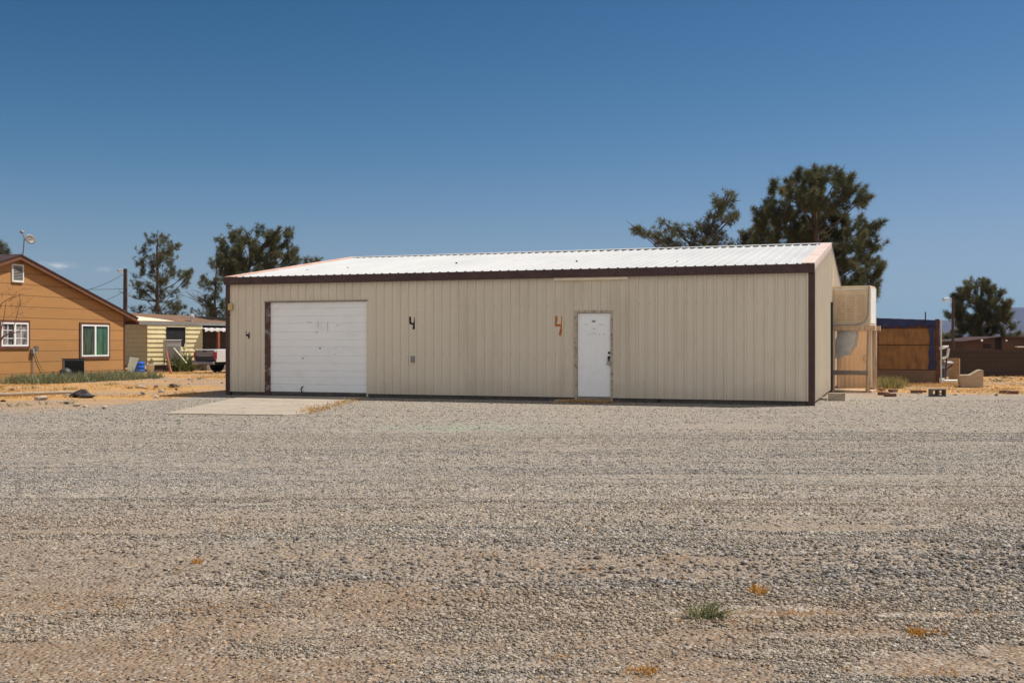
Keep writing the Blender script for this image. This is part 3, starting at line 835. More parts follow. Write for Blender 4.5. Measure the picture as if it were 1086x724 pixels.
# walk door
fa, fb = ft(612.3), ft(647.6)
dtop = fz(331.8, (fa + fb) / 2)
zsill = 0.12
mb = MB()
mb.bb(dx0, fa, -0.024, 0.1, 0.02, dtop); mb.bb(fb, dx1, -0.024, 0.1, 0.02, dtop); mb.bb(dx0, dx1, -0.026, 0.1, dtop + 0.001, dz1 + 0.02)
mb.build('door_frame', M['rust_frame'], broot)
MB().bb(fa + 0.001, fb - 0.001, -0.035, 0.12, 0.0, zsill).build('door_sill', M['grey_wood'], broot)
mb = MB(); y0 = 0.02
mb.bb(fa + 0.006, fb - 0.006, y0, y0 + 0.045, zsill + 0.006, dtop - 0.006)
W_d = fb - fa
for cx_ in (0.29, 0.71):
    for z0f, z1f in ((0.10, 0.40), (0.44, 0.74), (0.79, 0.93)):
        x0 = fa + W_d * (cx_ - 0.15); x1 = fa + W_d * (cx_ + 0.15); H_ = dtop - zsill
        za, zb = zsill + z0f * H_, zsill + z1f * H_
        # raised moulding ring and inner field
        for q in ((x0, x1, za, za + 0.018), (x0, x1, zb - 0.018, zb), (x0, x0 + 0.018, za + 0.018, zb - 0.018), (x1 - 0.018, x1, za + 0.018, zb - 0.018)):
            mb.bb(q[0], q[1], y0 - 0.006, y0 + 0.01, q[2], q[3])
        mb.bb(x0 + 0.05, x1 - 0.05, y0 - 0.005, y0 + 0.01, za + 0.05, zb - 0.05)
mb.cur = 1
for px, py, a_, b_ in ((629.5, 340.6, 0.085, 0.04), (629.8, 348.3, 0.06, 0.012), (622, 344.2, 0.1, 0.006), (637, 344.2, 0.12, 0.006), (624.5, 354.8, 0.03, 0.012), (635.5, 354.8, 0.03, 0.012), (640.4, 354.3, 0.02, 0.02), (629.5, 353.6, 0.14, 0.005)):
    tt = ft(px); mb.box((tt, y0 - 0.007, fz(py, tt)), (a_, 0.004, b_))
wdoor = mb.build('walk_door', [M['door_white'], M['grey_box']], broot, bevel=0.0)
tt = ft(646.0)
MB().tube([(tt, y0, fz(374, tt)), (tt, y0 - 0.03, fz(374, tt))], 0.03, 12).build('deadbolt', M['black'], wdoor)
zz = fz(382, tt)
mb = MB(); mb.bb(tt - 0.035, tt + 0.035, y0 - 0.015, y0 - 0.001, zz - 0.09, zz + 0.1); mb.tube([(tt, y0 - 0.01, zz + 0.06), (tt, y0 - 0.06, zz + 0.06)], [0.02, 0.035], 10)
mb.build('door_knob', M['black'], wdoor)
mb = MB(); mb.bb(tt - 0.04, tt + 0.04, y0 - 0.07, y0 - 0.03, zz - 0.11, zz - 0.02); mb.tube([(tt - 0.025, y0 - 0.05, zz - 0.03), (tt - 0.022, y0 - 0.05, zz + 0.03), (tt, y0 - 0.05, zz + 0.045), (tt + 0.022, y0 - 0.05, zz + 0.03), (tt + 0.025, y0 - 0.05, zz - 0.03)], 0.008, 6)
mb.build('padlock', M['chrome'], wdoor)
# cream strip above the door
xa, xb = ft(588.5), ft(666.0)
MB().add([(xa, -0.075, fz(297.6, xa)), (xb, -0.075, fz(296.2, xb)), (xb, -0.075, fz(293.6, xb)), (xa, -0.075, fz(294.8, xa)), (xa, -0.001, fz(297.6, xa)), (xb, -0.001, fz(296.2, xb)), (xb, -0.001, fz(293.6, xb)), (xa, -0.001, fz(294.8, xa))],
         [(0, 1, 2, 3), (7, 6, 5, 4), (0, 4, 5, 1), (1, 5, 6, 2), (2, 6, 7, 3), (3, 7, 4, 0)]).build('drip_board', M['cream_wood'], broot)['label'] = 'cream board above the walk door'
# small boxes on the wall
tt = ft(438.4); MB().bb(tt - 0.055, tt + 0.055, -0.055, 0, fz(384, tt), fz(377.3, tt)).build('outlet_box', M['grey_box'], broot, bevel=0.01)
tt = ft(245.6); mb = MB(); mb.bb(tt - 0.065, tt + 0.065, -0.085, -0.035, fz(329, tt), fz(322, tt)); mb.build('lamp_box', M['yellow_box'], broot, bevel=0.01)
tt = ft(700); MB().tube([(tt, 0.0, fz(424.5, tt)), (tt, -0.06, fz(424.8, tt))], 0.035, 8).build('drain_stub', M['black'], broot)
tt = ft(244.5); MB().tube([(tt, -0.02, fz(334, tt)), (tt, -0.05, fz(334, tt))], 0.025, 8).build('hose_bib', M['black'], broot)


def painted4(strokes, wdt, m, lab):
    mb = MB()
    for (p0, p1, ww) in strokes:
        t0, t1 = ft(p0[0]), ft(p1[0]); z0, z1 = fz(p0[1], t0), fz(p1[1], t1)
        dx, dz = t1 - t0, z1 - z0; ln = math.hypot(dx, dz); nx_, nz_ = -dz / ln, dx / ln
        poly = []
        for k in range(6):
            f = k / 5; wv = ww * wdt * (1 + random.uniform(-0.25, 0.2)); poly.append((t0 + dx * f + nx_ * wv, z0 + dz * f + nz_ * wv))
        for k in range(5, -1, -1):
            f = k / 5; wv = ww * wdt * (1 + random.uniform(-0.25, 0.2)); poly.append((t0 + dx * f - nx_ * wv, z0 + dz * f - nz_ * wv))
        yy = -0.0025 - 0.0008 * len(mb.f) / 14
        mb.add([(x, yy, z) for x, z in poly], [(i, i + 1, 10 - i, 11 - i) for i in range(5)])
    o = mb.build('painted_number', m, broot); o['label'] = lab


q = lambda X, Y: (420 + X / 10.34, 325 + Y / 10.34)
painted4([(q(154, 112), q(158, 186), 1), (q(150, 180), q(207, 196), 0.9), (q(206, 114), q(203, 165), 0.5), (q(206, 165), q(193, 250), 1.0)], 0.032, M['black_paint'], 'black number 4 painted beside the garage door')
q = lambda X, Y: (575 + X / 4.83, 285 + Y / 4.83)
painted4([(q(74, 242), q(69, 292), 1), (q(66, 291), q(106, 288), 0.9), (q(102, 242), q(101, 290), 0.9), (q(101, 288), q(92, 342), 1.0)], 0.030, M['orange_paint'], 'orange number 4 painted left of the walk door')
q = lambda X, Y: (237.6 + X / 5.57, 310 + Y / 5.57)
painted4([(q(127, 229), q(129, 253), 1), (q(127, 252), q(151, 252), 0.9), (q(149, 234), q(148, 250), 0.7), (q(149, 250), q(145, 272), 1.0)], 0.028, M['black_paint'], 'small black number 4 left of the garage door')

# flat dark panel on the right wall where the duct enters
MB().bb(L - 0.04, L + 0.026, 6.3, 7.9, 0.12, 2.0).build('dark_side_panel', M['dark_void'], broot)
MB().tube([(L + 0.05, 6.35, 0.1), (L + 0.05, 6.35, 2.55)], 0.05, 8).build('conduit', M['black'], broot)

# driveway apron
mb = MB()
P = [(at(174, gd(438.6)), gd(438.6)), (at(300, gd(440.2)), gd(440.2)), (at(322, gd(438.5)), gd(438.5))]
gl0 = Vector((BX, BY)) + BU * (gx0 - 0.5); gl1 = Vector((BX, BY)) + BU * (gx1 - 0.03)
P += [(at(373, gd(424.0)), gd(424.0)), tuple(gl1 - BN * 0.05), tuple(gl0 - BN * 0.05)]
dr = MB().prism(P, 'z', -0.10, 0.014).build('driveway', M['concrete'], None, bevel=0.01)
tag(dr, 'concrete apron in front of the white garage door', 'driveway', kind='structure')
# wooden step under the walk door
tt = (ft(592) + ft(646)) / 2
p = Vector((BX, BY)) + BU * tt - BN * 0.22
st_ = MB().box((0, 0, 0.02), (ft(646) - ft(592), 0.26, 0.045)).build('door_step', M['wood'], None, bevel=0.006)
place(st_, (p.x, p.y, 0.0), BA); tag(st_, 'weathered board laid on the gravel as step below the white walk door', 'step')

# ------------------------------------------------------------------ evaporative cooler on its stand
CD = 31.4
crx = at(905.5, CD); CA = R(-27)
sroot = empty('cooler_stand', (crx, CD, 0), CA, 'tall weathered lumber stand carrying the cooler beside the tan wall', 'stand')
ZT = zat(345.5, CD)
hw = 0.53; hd = 0.48
for sx in (-1, 1):
    for sy in (-1, 1):
        MB().add(*(lambda b_: (b_.v, b_.f))(MB().tube([(sx * (hw - 0.02 + 0.05 * (sx > 0 and sy < 0) * -1), sy * hd, 0), (sx * (hw - 0.03), sy * (hd - 0.02), ZT - 0.14)], 0.062, 4))).build('leg', M['wood'], sroot)
mb = MB()
for sy in (-1, 1): mb.bb(-hw - 0.06, hw + 0.14, sy * hd - 0.045 + 0.0, sy * hd + 0.045, ZT - 0.14, ZT)
for sx in (-1, 1): mb.bb(sx * hw - 0.04, sx * hw + 0.04, -hd + 0.046, hd - 0.046, ZT - 0.14, ZT - 0.003)
mb.build('top_frame', M['wood'], sroot)
MB().bb(-hw + 0.04, hw - 0.04, -hd - 0.105, -hd - 0.06, 0.50, 0.63).build('brace', M['grey_wood'], sroot)
MB().bb(-hw - 0.05, hw + 0.05, -hd - 0.02, hd + 0.02, 0.005, 0.06).build('base_plate', M['wood'], sroot)
croot = empty('evaporative_cooler', (crx, CD, ZT), CA, 'boxy cream evaporative cooler on the lumber stand with metal duct', 'cooler')
CH = zat(304, CD) - ZT
mb = MB(); mb.bb(-hw + 0.02, hw - 0.02, -hd + 0.02, hd - 0.02, 0.02, CH - 0.05)
mb.build('housing', M['white_paint'], croot, bevel=0.02)
mb = MB(); mb.bb(-hw, hw, -hd, hd, CH - 0.05, CH); mb.bb(-hw, hw, -hd, hd, 0.002, 0.05)
for sx in (-1, 1):
    for sy in (-1, 1): mb.bb(sx * hw - 0.05 * (sx > 0), sx * hw + 0.05 * (sx < 0), sy * hd - 0.05 * (sy > 0), sy * hd + 0.05 * (sy < 0), 0.051, CH - 0.051)
mb.build('frame', M['cooler'], croot)
mb = MB(); mb.bb(-hw + 0.06, hw - 0.06, -hd - 0.004, -hd + 0.03, 0.08, CH - 0.1)
for k in range(3):
    x0 = -hw + 0.13 + k * 0.275
    for j in range(13):
        z = 0.17 + j * 0.058
        mb.box((x0 + 0.125, -hd - 0.012, z), (0.21, 0.02, 0.02), rot=Matrix.Rotation(R(35), 3, 'X'))
mb.build('louvre_panel', M['cooler_pad'], croot)
mb = MB()
mb.bb(hw - 0.021, hw + 0.012, -hd + 0.06, hd - 0.06, 0.06, CH - 0.06)
mb.build('side_panel', M['white_paint'], croot)
MB().tube([(hw - 0.04, -hd - 0.03, CH - 0.03), (hw - 0.06, -hd - 0.04, 0.3), (hw - 0.15, -hd - 0.05, 0.1), (hw - 0.4, -hd - 0.05, 0.03), (-hw + 0.1, -hd - 0.05, 0.02), (-hw + 0.0, -hd - 0.05, -0.05)], 0.016, 6).build('water_hose', M['grey_box'], croot)
# square sheet duct: straight drop, then an elbow in three gores towards the wall
mb = MB()
def sect(c, wx, wy, ang):
    ca_, sa_ = math.cos(ang), math.sin(ang)
    return [(c[0] + a_ * wx * ca_, c[1] + b_ * wy, c[2] + a_ * wx * sa_) for a_, b_ in ((-1, -1), (1, -1), (1, 1), (-1, 1))]
secs = [sect((-0.16, -0.05, -0.01), 0.26, 0.26, 0), sect((-0.16, -0.05, -0.32), 0.26, 0.26, 0), sect((-0.19, -0.05, -0.46), 0.265, 0.26, -0.35), sect((-0.28, -0.05, -0.62), 0.265, 0.26, -0.8), sect((-0.42, -0.05, -0.68), 0.26, 0.26, -1.25), sect((-0.62, -0.05, -0.70), 0.25, 0.26, -1.5708), sect((-1.05, -0.05, -0.70), 0.25, 0.26, -1.5708)]
vs = [p for s_ in secs for p in s_]
mb.add(vs, [(i * 4 + k, i * 4 + (k + 1) % 4, (i + 1) * 4 + (k + 1) % 4, (i + 1) * 4 + k) for i in range(len(secs) - 1) for k in range(4)])
for s_ in secs[1:-1]:       # standing seams
    c = Vector([sum(p[i] for p in s_) / 4 for i in range(3)])
    ring = [tuple(c + (Vector(p) - c) * 1.05) for p in s_]
    ring2 = [(p[0] - 0.01, p[1], p[2] - 0.025) for p in ring]
    mb.add(ring + ring2, [(k, (k + 1) % 4, 4 + (k + 1) % 4, 4 + k) for k in range(4)])
mb.build('duct', M['steel'], croot)

# white post behind the stand
wp = MB().box((0, 0, zat(306, 32.3) / 2), (0.16, 0.05, zat(306, 32.3)), rot=None).build('white_board', M['white_paint'], None)
place(wp, (at(926.5, 32.3), 32.3, 0), R(-60)); tag(wp, 'upright white board standing just right of the cooler stand', 'board')

# pale concrete block lying by the wall corner, and paint-white rubble
def cinder(name, loc, rz, m, solid=False):
    mb = MB(); l_, w_, h_ = 0.40, 0.20, 0.20
    if solid:
        mb.bb(-0.26, 0.26, -0.1, 0.1, 0, 0.2)
    else:       # lying on its side, openings to the camera
        tk = 0.035
        mb.bb(-l_ / 2, l_ / 2, -w_ / 2, w_ / 2, 0, tk); mb.bb(-l_ / 2, l_ / 2, -w_ / 2, w_ / 2, h_ - tk, h_)
        for cx_ in (-l_ / 2 + tk / 2, 0, l_ / 2 - tk / 2): mb.bb(cx_ - tk / 2, cx_ + tk / 2, -w_ / 2 + 0.001, w_ / 2 - 0.001, tk, h_ - tk)
    o = mb.build(name, m, None, bevel=0.008); place(o, loc, rz); return o


d_ = gd(425.0); o = cinder('concrete_block', (at(888.5, d_), d_ + 0.1, 0.0), R(-8), M['concrete'], True); o.scale = (0.72, 1, 0.95)
tag(o, 'solid pale concrete block lying by the right corner of the metal building', 'block')
d_ = gd(424.0); o = MB().rock((0, 0, 0.03), (0.16, 0.1, 0.06), 5).build('rubble_chunk', M['rock_white'], None); place(o, (at(871, d_), d_, 0)); tag(o, 'small pale rubble chunk against the foot of the sunlit gable wall', 'rubble')
d_ = gd(420.3)
o = cinder('cinder_block', (at(994, d_), d_, 0.0), R(6), M['cmu']); tag(o, 'hollow grey cinder block on its side showing two openings', 'block')
# broken bricks in the dirt
bricks = [(933, 414.6, 20, 'flat broken brick nearest the cooler stand'), (937, 418.8, -15, 'red broken brick in front of the upper flat one'), (944, 420.4, 5, 'longest dark red brick lying lowest left of the cinder block'), (947, 415.8, 40, 'dark brick below the green weeds by the plywood shed'), (972, 416.8, -4, 'single dark brick halfway between weeds and cinder block'), (1066, 417.0, 10, 'lone reddish brick at the far right of the lot'), (1074, 417.6, -25, 'small reddish brick piece beside the far right one'), (926, 414.2, -30, 'brick piece touching the right leg of the cooler stand')]
for px, py, rz, lab in bricks:
    d_ = gd(py); o = MB().bb(-0.15, 0.15, -0.07, 0.07, 0, 0.085).build('broken_brick', M['brick_red'], None, bevel=0.012)
    place(o, (at(px, d_), d_, 0), R(rz)); tag(o, lab, 'brick', 'broken bricks in the dirt')

# tan ribbed shed behind the stand
d_ = gd(410.8); root = empty('tan_shed', (at(906, d_), d_, 0), BA, 'low tan ribbed metal shed seen through the cooler stand legs', 'shed')
hh = zat(349, d_); mb = MB()
pts = []
for k in range(29):
    x = -1.3 + k * 0.07
    pts.append((x, -0.012 if k % 2 else 0.012))
hx = pts[-1][0]
poly = pts + [(hx, 1.6), (-1.3, 1.6)]
mb.prism(poly, 'z', 0, hh); mb.build('wall', M['tan_steel'], root)
MB().prism([(-0.06, hh), (1.66, hh - 0.001), (1.66, hh + 0.06), (-0.06, hh + 0.02)], 'x', -1.36, hx + 0.03).build('roof', M['tan_steel'], root)
MB().tube([(0.36 + 0.09 * math.cos(a_), -0.03, 0.92 + 0.11 * math.sin(a_)) for a_ in np.linspace(0, 6.283, 17)], 0.012, 6, False).build('ring_handle', M['wood'], root)

# ------------------------------------------------------------------ plywood shed with the blue tarp
d_ = gd(407.3); pa = R(-17)
px0, px1 = 930.0, 992.5
Wd = (at(px1, d_) - at(px0, d_)) / math.cos(pa) * 0.955
root = empty('plywood_shed', (at(px0, d_ + 0.3), d_ + 0.3, 0), pa, 'stained plywood lean-to shed with rusty corner post', 'shed')
zz = lambda py: zat(py, d_)
mb = MB()
mb.bb(0.05, Wd - 0.13, 0.0, 0.03, zz(365.3), zz(348.5)); mb.build('wall_panel', M['plywood'], root)
o = MB().bb(0.0, Wd - 0.13, 0.004, 0.034, zz(391.6), zz(366.0)).build('wall_panel', M['plywood'], root); o['label'] = 'lower plywood sheet darkened by stains'
MB().bb(0.02, Wd - 0.12, -0.03, 0.05, 0, zz(392.2)).build('base_panel', M['base_board'], root)
MB().bb(Wd - 0.125, Wd, -0.045, 0.075, 0, zz(338.5)).build('corner_post', M['rust_post'], root)
MB().bb(-0.03, 0.045, -0.025, 0.05, 0, zz(345)).build('corner_post', M['rust_post'], root)
MB().tube([(Wd + 0.05, 0.0, 0), (Wd + 0.05, 0.0, zz(339.0))], 0.028, 8).build('pipe', M['steel'], root)
mb = MB(); mb.bb(Wd - 0.06, Wd - 0.02, 0.076, 2.6, 0.0, zz(342)); mb.bb(0.0, 0.03, 0.055, 2.6, 0, zz(342)); mb.bb(0.0, Wd - 0.02, 2.6, 2.63, 0, zz(342)); mb.build('side_wall', M['base_board'], root)
MB().bb(-0.04, Wd + 0.02, 0.05, 2.7, zz(343), zz(341)).build('roof', M['base_board'], root)
MB().bb(0.05, Wd - 0.13, 0.005, 0.05, zz(348.3), zz(342)).build('beam', M['rust_post'], root)
xp = Wd * (979 - 931) / (992 - 931); MB().tube([(xp, 0.25, zz(341)), (xp, 0.25, zz(330.8))], 0.022, 6).build('vent_pipe', M['rust_post'], root)
# tarp draped over roof edge, with a strip hanging down
nx_, nz_ = 42, 8
vs = []; 
for i in range(nx_ + 1):
    x = -0.06 + (Wd + 0.04) * i / nx_
    top = zz(336.8) + (zz(339.6) - zz(336.8)) * i / nx_
    bot = zz(346.6 if i < nx_ * 0.6 else 345.2) + 0.03 * math.sin(i * 0.9) + random.uniform(-0.02, 0.02)
    for j in range(nz_ + 1):
        f = j / nz_
        vs.append((x, -0.05 - 0.03 * math.sin(i * 0.7 + f * 2) * f - 0.012 * math.sin(i * 2.3), top + (bot - top) * f))
    vs.append((x, 0.9, top + 0.03 * math.sin(i * 0.8))); vs.append((x, 2.5, top - 0.04 + 0.03 * math.sin(i * 0.6)))
st_n = nz_ + 3
fs = []
for i in range(nx_):
    for j in range(nz_): fs.append((i * st_n + j, i * st_n + j + 1, (i + 1) * st_n + j + 1, (i + 1) * st_n + j))
    fs.append((i * st_n, (i + 1) * st_n, (i + 1) * st_n + nz_ + 1, i * st_n + nz_ + 1)); fs.append((i * st_n + nz_ + 1, (i + 1) * st_n + nz_ + 1, (i + 1) * st_n + nz_ + 2, i * st_n + nz_ + 2))
tp = empty('blue_tarp', tuple(root.location), pa, 'torn blue tarp draped over the plywood shed roof', 'tarp')
MB().add(vs, fs).build('cover', M['tarp'], tp, smooth=True)
vs = []; fs = []
xs0 = Wd * (985 - 931) / (992.5 - 931)
for j in range(14):
    f = j / 13; ww = 0.07 + 0.05 * f ** 3 + 0.012 * math.sin(j * 1.7); zz_ = zz(346) + (zz(391) - zz(346)) * f
    vs += [(xs0 - ww - 0.02 * math.sin(j), -0.035 - 0.012 * math.sin(j * 1.3), zz_), (xs0 + 0.01, -0.055, zz_), (xs0 + ww, -0.035, zz_)]
for j in range(13):
    for k in range(2): fs.append((j * 3 + k, j * 3 + 3 + k, j * 3 + 4 + k, j * 3 + 1 + k))
MB().add(vs, fs).build('strip', M['tarp'], tp, smooth=True)

# ------------------------------------------------------------------ concrete wedge, junk, wall, far shed
d_ = gd(411.0); s_ = d_ / FOC
prof = [(-11.0, 0), (11.2, 0), (11.2, 18.2), (9.5, 19.0), (7, 18.6), (3, 16.2), (0, 14.2), (-2, 13.6), (-9.5, 13.4), (-11, 12.4), (-12, 8)]
o = MB().prism([(x * s_, z * s_) for x, z in prof], 'y', -0.0, 0.55).build('concrete_wedge', M['concrete_tan'], None, bevel=0.02)
place(o, (at(1031, d_), d_, 0), R(-14)); tag(o, 'tan concrete piece with a scooped sloping top on the right dirt', 'concrete piece')

d_ = gd(403.5)
def simple(name, mb, m, px, dd, rz, lab, cat, group=None, bev=0.0, z=0.0):
    o = mb.build(name, m, None, bevel=bev); place(o, (at(px, dd), dd, z), R(rz)); return tag(o, lab, cat, group)
simple('pallet_board', MB().bb(-0.5, 0.5, -0.5, 0.5, 0.0, 0.09).bb(-0.46, -0.1, -0.35, 0.1, 0.093, 0.16), M['white_paint'], 1003, gd(405.5), -10, 'flat white board slab lying at the foot of the junk pile', 'board')
mb = MB(); mb.box((0, 0, 0.35), (0.42, 0.35, 0.7)); mb.bb(-0.24, 0.24, -0.2, 0.2, 0.701, 0.74)
simple('metal_bin', mb, M['grey_box'], 1002.5, gd(399.0), 15, 'grey metal bin standing in the junk pile by the block wall', 'bin', bev=0.01)
mb = MB(); mb.bb(-0.16, 0.16, -0.16, 0.16, 0, 0.32); mb.add([(-0.16, -0.162, 0.32), (0.16, -0.162, 0.32), (0.19, -0.3, 0.25), (-0.19, -0.3, 0.25)], [(0, 1, 2, 3)])
simple('grey_carton', mb, M['pvc'], 1001.5, 40.5, 20, 'small grey carton on the junk pile beside brown box', 'carton', z=0.42)
simple('brown_box', MB().bb(-0.2, 0.2, -0.2, 0.2, 0, 0.8).bb(-0.2, 0.2, -0.24, -0.2, 0.6, 0.83), M['card'], 1012, 42.5, -25, 'open brown box at the right end of the junk pile', 'box')
# broken white sink frame high on the pile, held up by dark pipes
jr = empty('scrap_heap', (at(997.5, 39.5), 39.5, 0), R(-10), 'dark scrap pipe frame with a bent white panel beside the rusty post', 'scrap')
mb = MB()
for a_ in (-0.22, 0.0, 0.16): mb.tube([(a_, 0, 0), (a_ + 0.08, 0.1, 1.05)], 0.03, 6)
mb.tube([(-0.2, 0, 0.55), (0.25, 0.1, 0.4)], 0.03, 6); mb.tube([(-0.3, 0.1, 0.0), (0.45, 0.2, 0.62)], 0.03, 6)
mb.build('pipe_frame', M['rust_post'], jr)
mb = MB(); mb.tube([(-0.22, -0.05, 1.02), (-0.1, -0.05, 1.2), (0.1, -0.05, 1.26), (0.27, -0.05, 1.3)], [0.05, 0.06, 0.07, 0.03], 6); mb.tube([(0.27, -0.05, 1.22), (0.22, -0.05, 0.92), (0.05, -0.05, 0.85)], 0.05, 6)
mb.build('bent_panel', M['white_paint'], jr)
simple('dark_tank', MB().lathe([(0.16, 0), (0.19, 0.05), (0.19, 0.5), (0.12, 0.6), (0.05, 0.62)]), M['black'], 996.5, 38.9, 0, 'short black tank in front of the scrap frame', 'tank')

# block wall
wd = 46.0
wl = empty('block_wall', (at(985, wd), wd, 0), R(-4), 'low brown masonry block wall along the right side', 'wall')
htop = zat(370.8, wd)
MB().bb(0, 16, 0, 0.2, -0.1, htop - 0.1).build('wall_body', M['block'], wl)
MB().bb(-0.01, 16.01, -0.012, 0.212, htop - 0.099, htop).build('cap_course', M['block'], wl)
mb = MB(); mb.bb(6.6, 7.0, -0.1, 0.3, -0.1, htop + 0.03); mb.build('pilaster', M['block'], wl)
# pipes heaped against the wall
pls = [(1052, 397.5, 1.9, 8, 0.10, 'lowest grey pipe'), (1061, 396.8, 2.6, 14, 0.20, 'middle grey pipe'), (1070, 396.0, 2.8, 16, 0.32, 'topmost grey pipe'), (1078, 398.0, 2.4, 9, 0.06, 'right-hand grey pipe')]
for px, py, ln, tilt, zc, lab in pls:
    d_ = gd(py) - 0.2
    o = MB().tube([(-ln / 2, 0, -ln / 2 * math.sin(R(tilt)) * 0.55), (ln / 2, 0.15, ln / 2 * math.sin(R(tilt)) * 0.55)], 0.05, 8).build('pipe', M['pvc'] if zc != 0.2 else M['rust_post'], None)
    place(o, (at(px, d_) + 0.3, d_, zc + ln / 2 * math.sin(R(tilt)) * 0.5)); o.name = 'scrap_pipe'
    tag(o, lab + ' in the heap against the block wall', 'pipe', 'scrap pipes by the block wall')
# brown shed beyond the wall
fd = 63.0
fr = empty('brown_shed', (at(1023, fd), fd, -0.55), R(-2), 'low brown flat-roofed shed beyond the block wall', 'shed')
zs_ = lambda py: zat(py, fd) + 0.55
x1_ = at(1060, fd) - at(1023, fd); x2_ = at(1110, fd) - at(1023, fd)
MB().prism([(0, 0), (x1_, 0), (x1_, zs_(357.5)), (0, zs_(362.5))], 'y', 0, 5).build('wall', M['brown_stucco'], fr)
MB().bb(x1_ + 0.01, x2_, -0.3, 5, 0, zs_(358.2)).build('wall', M['brown_stucco'], fr)
MB().prism([(-0.1, zs_(362.4)), (x1_ + 0.05, zs_(357.4)), (x1_ + 0.05, zs_(356.4)), (-0.1, zs_(361.4))], 'y', -0.2, 5.1).build('roof', M['brown_trim'], fr)
MB().bb(x1_ + 0.06, x2_ + 0.1, -0.5, 5.1, zs_(358.1), zs_(357.1)).build('roof', M['brown_trim'], fr)
wx = at(1046, fd) - at(1023, fd); MB().bb(wx - 0.2, wx + 0.25, -0.03, 0.02, zs_(369), zs_(364.5)).build('window', M['dark_void'], fr)
MB().bb(x1_ - 0.3, x1_, -0.02, 0.01, 0, zs_(358)).build('door', M['dark_void'], fr)
for px in (1038, 1063.5):
    wx = at(px, fd) - at(1023, fd); MB().rock((wx, -0.4, zs_(361.0)), (0.09, 0.09, 0.08), 3).build('wall_lamp', M['white_paint'], fr)
mb = MB(); wx = at(1073, fd) - at(1023, fd); mb.bb(wx, wx + 1.6, -0.65, -0.305, zs_(368.2), zs_(367.0)); mb.build('awning', M['white_paint'], fr)
# tan hut peeking left of the utility pole
hd_ = 75.0; hr = empty('tan_hut', (at(1000.5, hd_), hd_, -0.6), 0, 'tiny tan roofed hut peeking over the wall left of the utility pole', 'hut')
MB().bb(-0.6, 0.65, 0, 2, 0, zat(366, hd_) + 0.6).build('wall', M['brown_stucco'], hr)
MB().prism([(-0.75, zat(366, hd_) + 0.6), (0.8, zat(367, hd_) + 0.6), (0.6, zat(360.5, hd_) + 0.6), (-0.75, zat(359.5, hd_) + 0.6)], 'y', -0.2, 2.2).build('roof', M['card'], hr)

# ------------------------------------------------------------------ utility poles
def lamp_pole(px, d_, ytop, lab, arm_px, lamp_py, base_z=0.0, r=0.13, ls=1.0):
    root = empty('utility_pole', (at(px, d_), d_, 0), 0, lab, 'utility pole')
    H_ = zat(ytop, d_)
    MB().tube([(0, 0, -0.1), (0, 0, H_ * 0.5), (0.01, 0, H_)], [r * 1.15, r, r * 0.85], 10).build('pole', M['pole_wood'], root)
    ax = at(arm_px, d_) - at(px, d_); zl = zat(lamp_py, d_)
    MB().tube([(0, 0, zl - 0.15), (ax * 0.5, -0.05, zl + 0.08), (ax, -0.1, zl + 0.08)], 0.03, 6).build('lamp_arm', M['steel'], root)
    lm = MB().lathe([(0.05 * ls, 0.16 * ls), (0.10 * ls, 0.10 * ls), (0.2 * ls, 0.0), (0.21 * ls, -0.05 * ls)], (ax, -0.1, zl), 14).build('lamp_head', M['grey_box'], root)
    MB().lathe([(0.17 * ls, -0.052 * ls), (0.19 * ls, -0.14 * ls), (0.12 * ls, -0.24 * ls), (0.03 * ls, -0.27 * ls)], (ax, -0.1, zl), 14).build('lens', M['white_paint'], lm)
    return root, H_


pl, HL = lamp_pole(132.8, 62, 285, 'dark wooden utility pole with lamp behind the orange house', 127.0, 287.0, r=0.125, ls=0.55)
for z in (HL - 1.0, HL - 1.6):
    MB().tube([(0.15, 0, z), (0.27, 0, z + 0.02), (0.29, 0, z + 0.16)], 0.025, 6).build('insulator', M['steel'], pl)
pr, HRp = lamp_pole(1010.5, 60, 315, 'slim wooden utility pole with lamp arm beside the right pine', 1000.5, 317.5, r=0.075, ls=0.5)


def cable(p0, p1, sag, lab, r=0.014):
    p0 = Vector(p0); p1 = Vector(p1); pts = []
    for k in range(17):
        f = k / 16; p = p0.lerp(p1, f); p.z -= sag * 4 * f * (1 - f); pts.append(p - p0)
    o = MB().tube(pts, r, 5).build('power_line', M['wire'], None); o.location = p0
    return tag(o, lab, 'power line', 'power lines at the left utility pole')


px_ = at(132.8, 62)
ridge_end = Vector((at(100, 48), 48, zat(309, 48)))
cable((px_, 62, zat(289.5, 62)), (at(60, 49), 49, zat(313, 49)), 0.25, 'upper cable from pole top lamp down to the orange house')
cable((px_, 62, zat(308, 62)), (at(78, 49), 49, zat(325, 49)), 0.2, 'lower cable from mid pole down to the orange house')
cable((px_, 62.2, zat(306, 62)), (at(-60, 95), 95, zat(285, 95)), 0.6, 'thin distant cable running left behind the orange house roof', 0.012)
cable((px_, 62.1, zat(287, 62)), (at(250, 70), 70, zat(327, 70)), 0.3, 'thin cable from pole top dropping right toward the pines', 0.01)
cable((px_, 62.1, zat(325, 62)), (at(205, 70), 70, zat(334, 70)), 0.2, 'lowest thin cable from pole to the mobile home roof', 0.01)

# ------------------------------------------------------------------ orange house
HD = 44.5; HA = R(73)
hroot = empty('orange_house', (at(131.5, HD), HD, 0), HA, 'orange board-sided house with brown eaves and gable vent', 'house')
hu = Vector((math.cos(HA), math.sin(HA)))
hx0, hy0 = at(131.5, HD), HD


def hs(px):
    k = (px - CX) / FOC
    return (k * hy0 - hx0) / (hu.x - k * hu.y)      # local x, negative to the left


def hz(py, s):
    return zat(py, hy0 + hu.y * s)


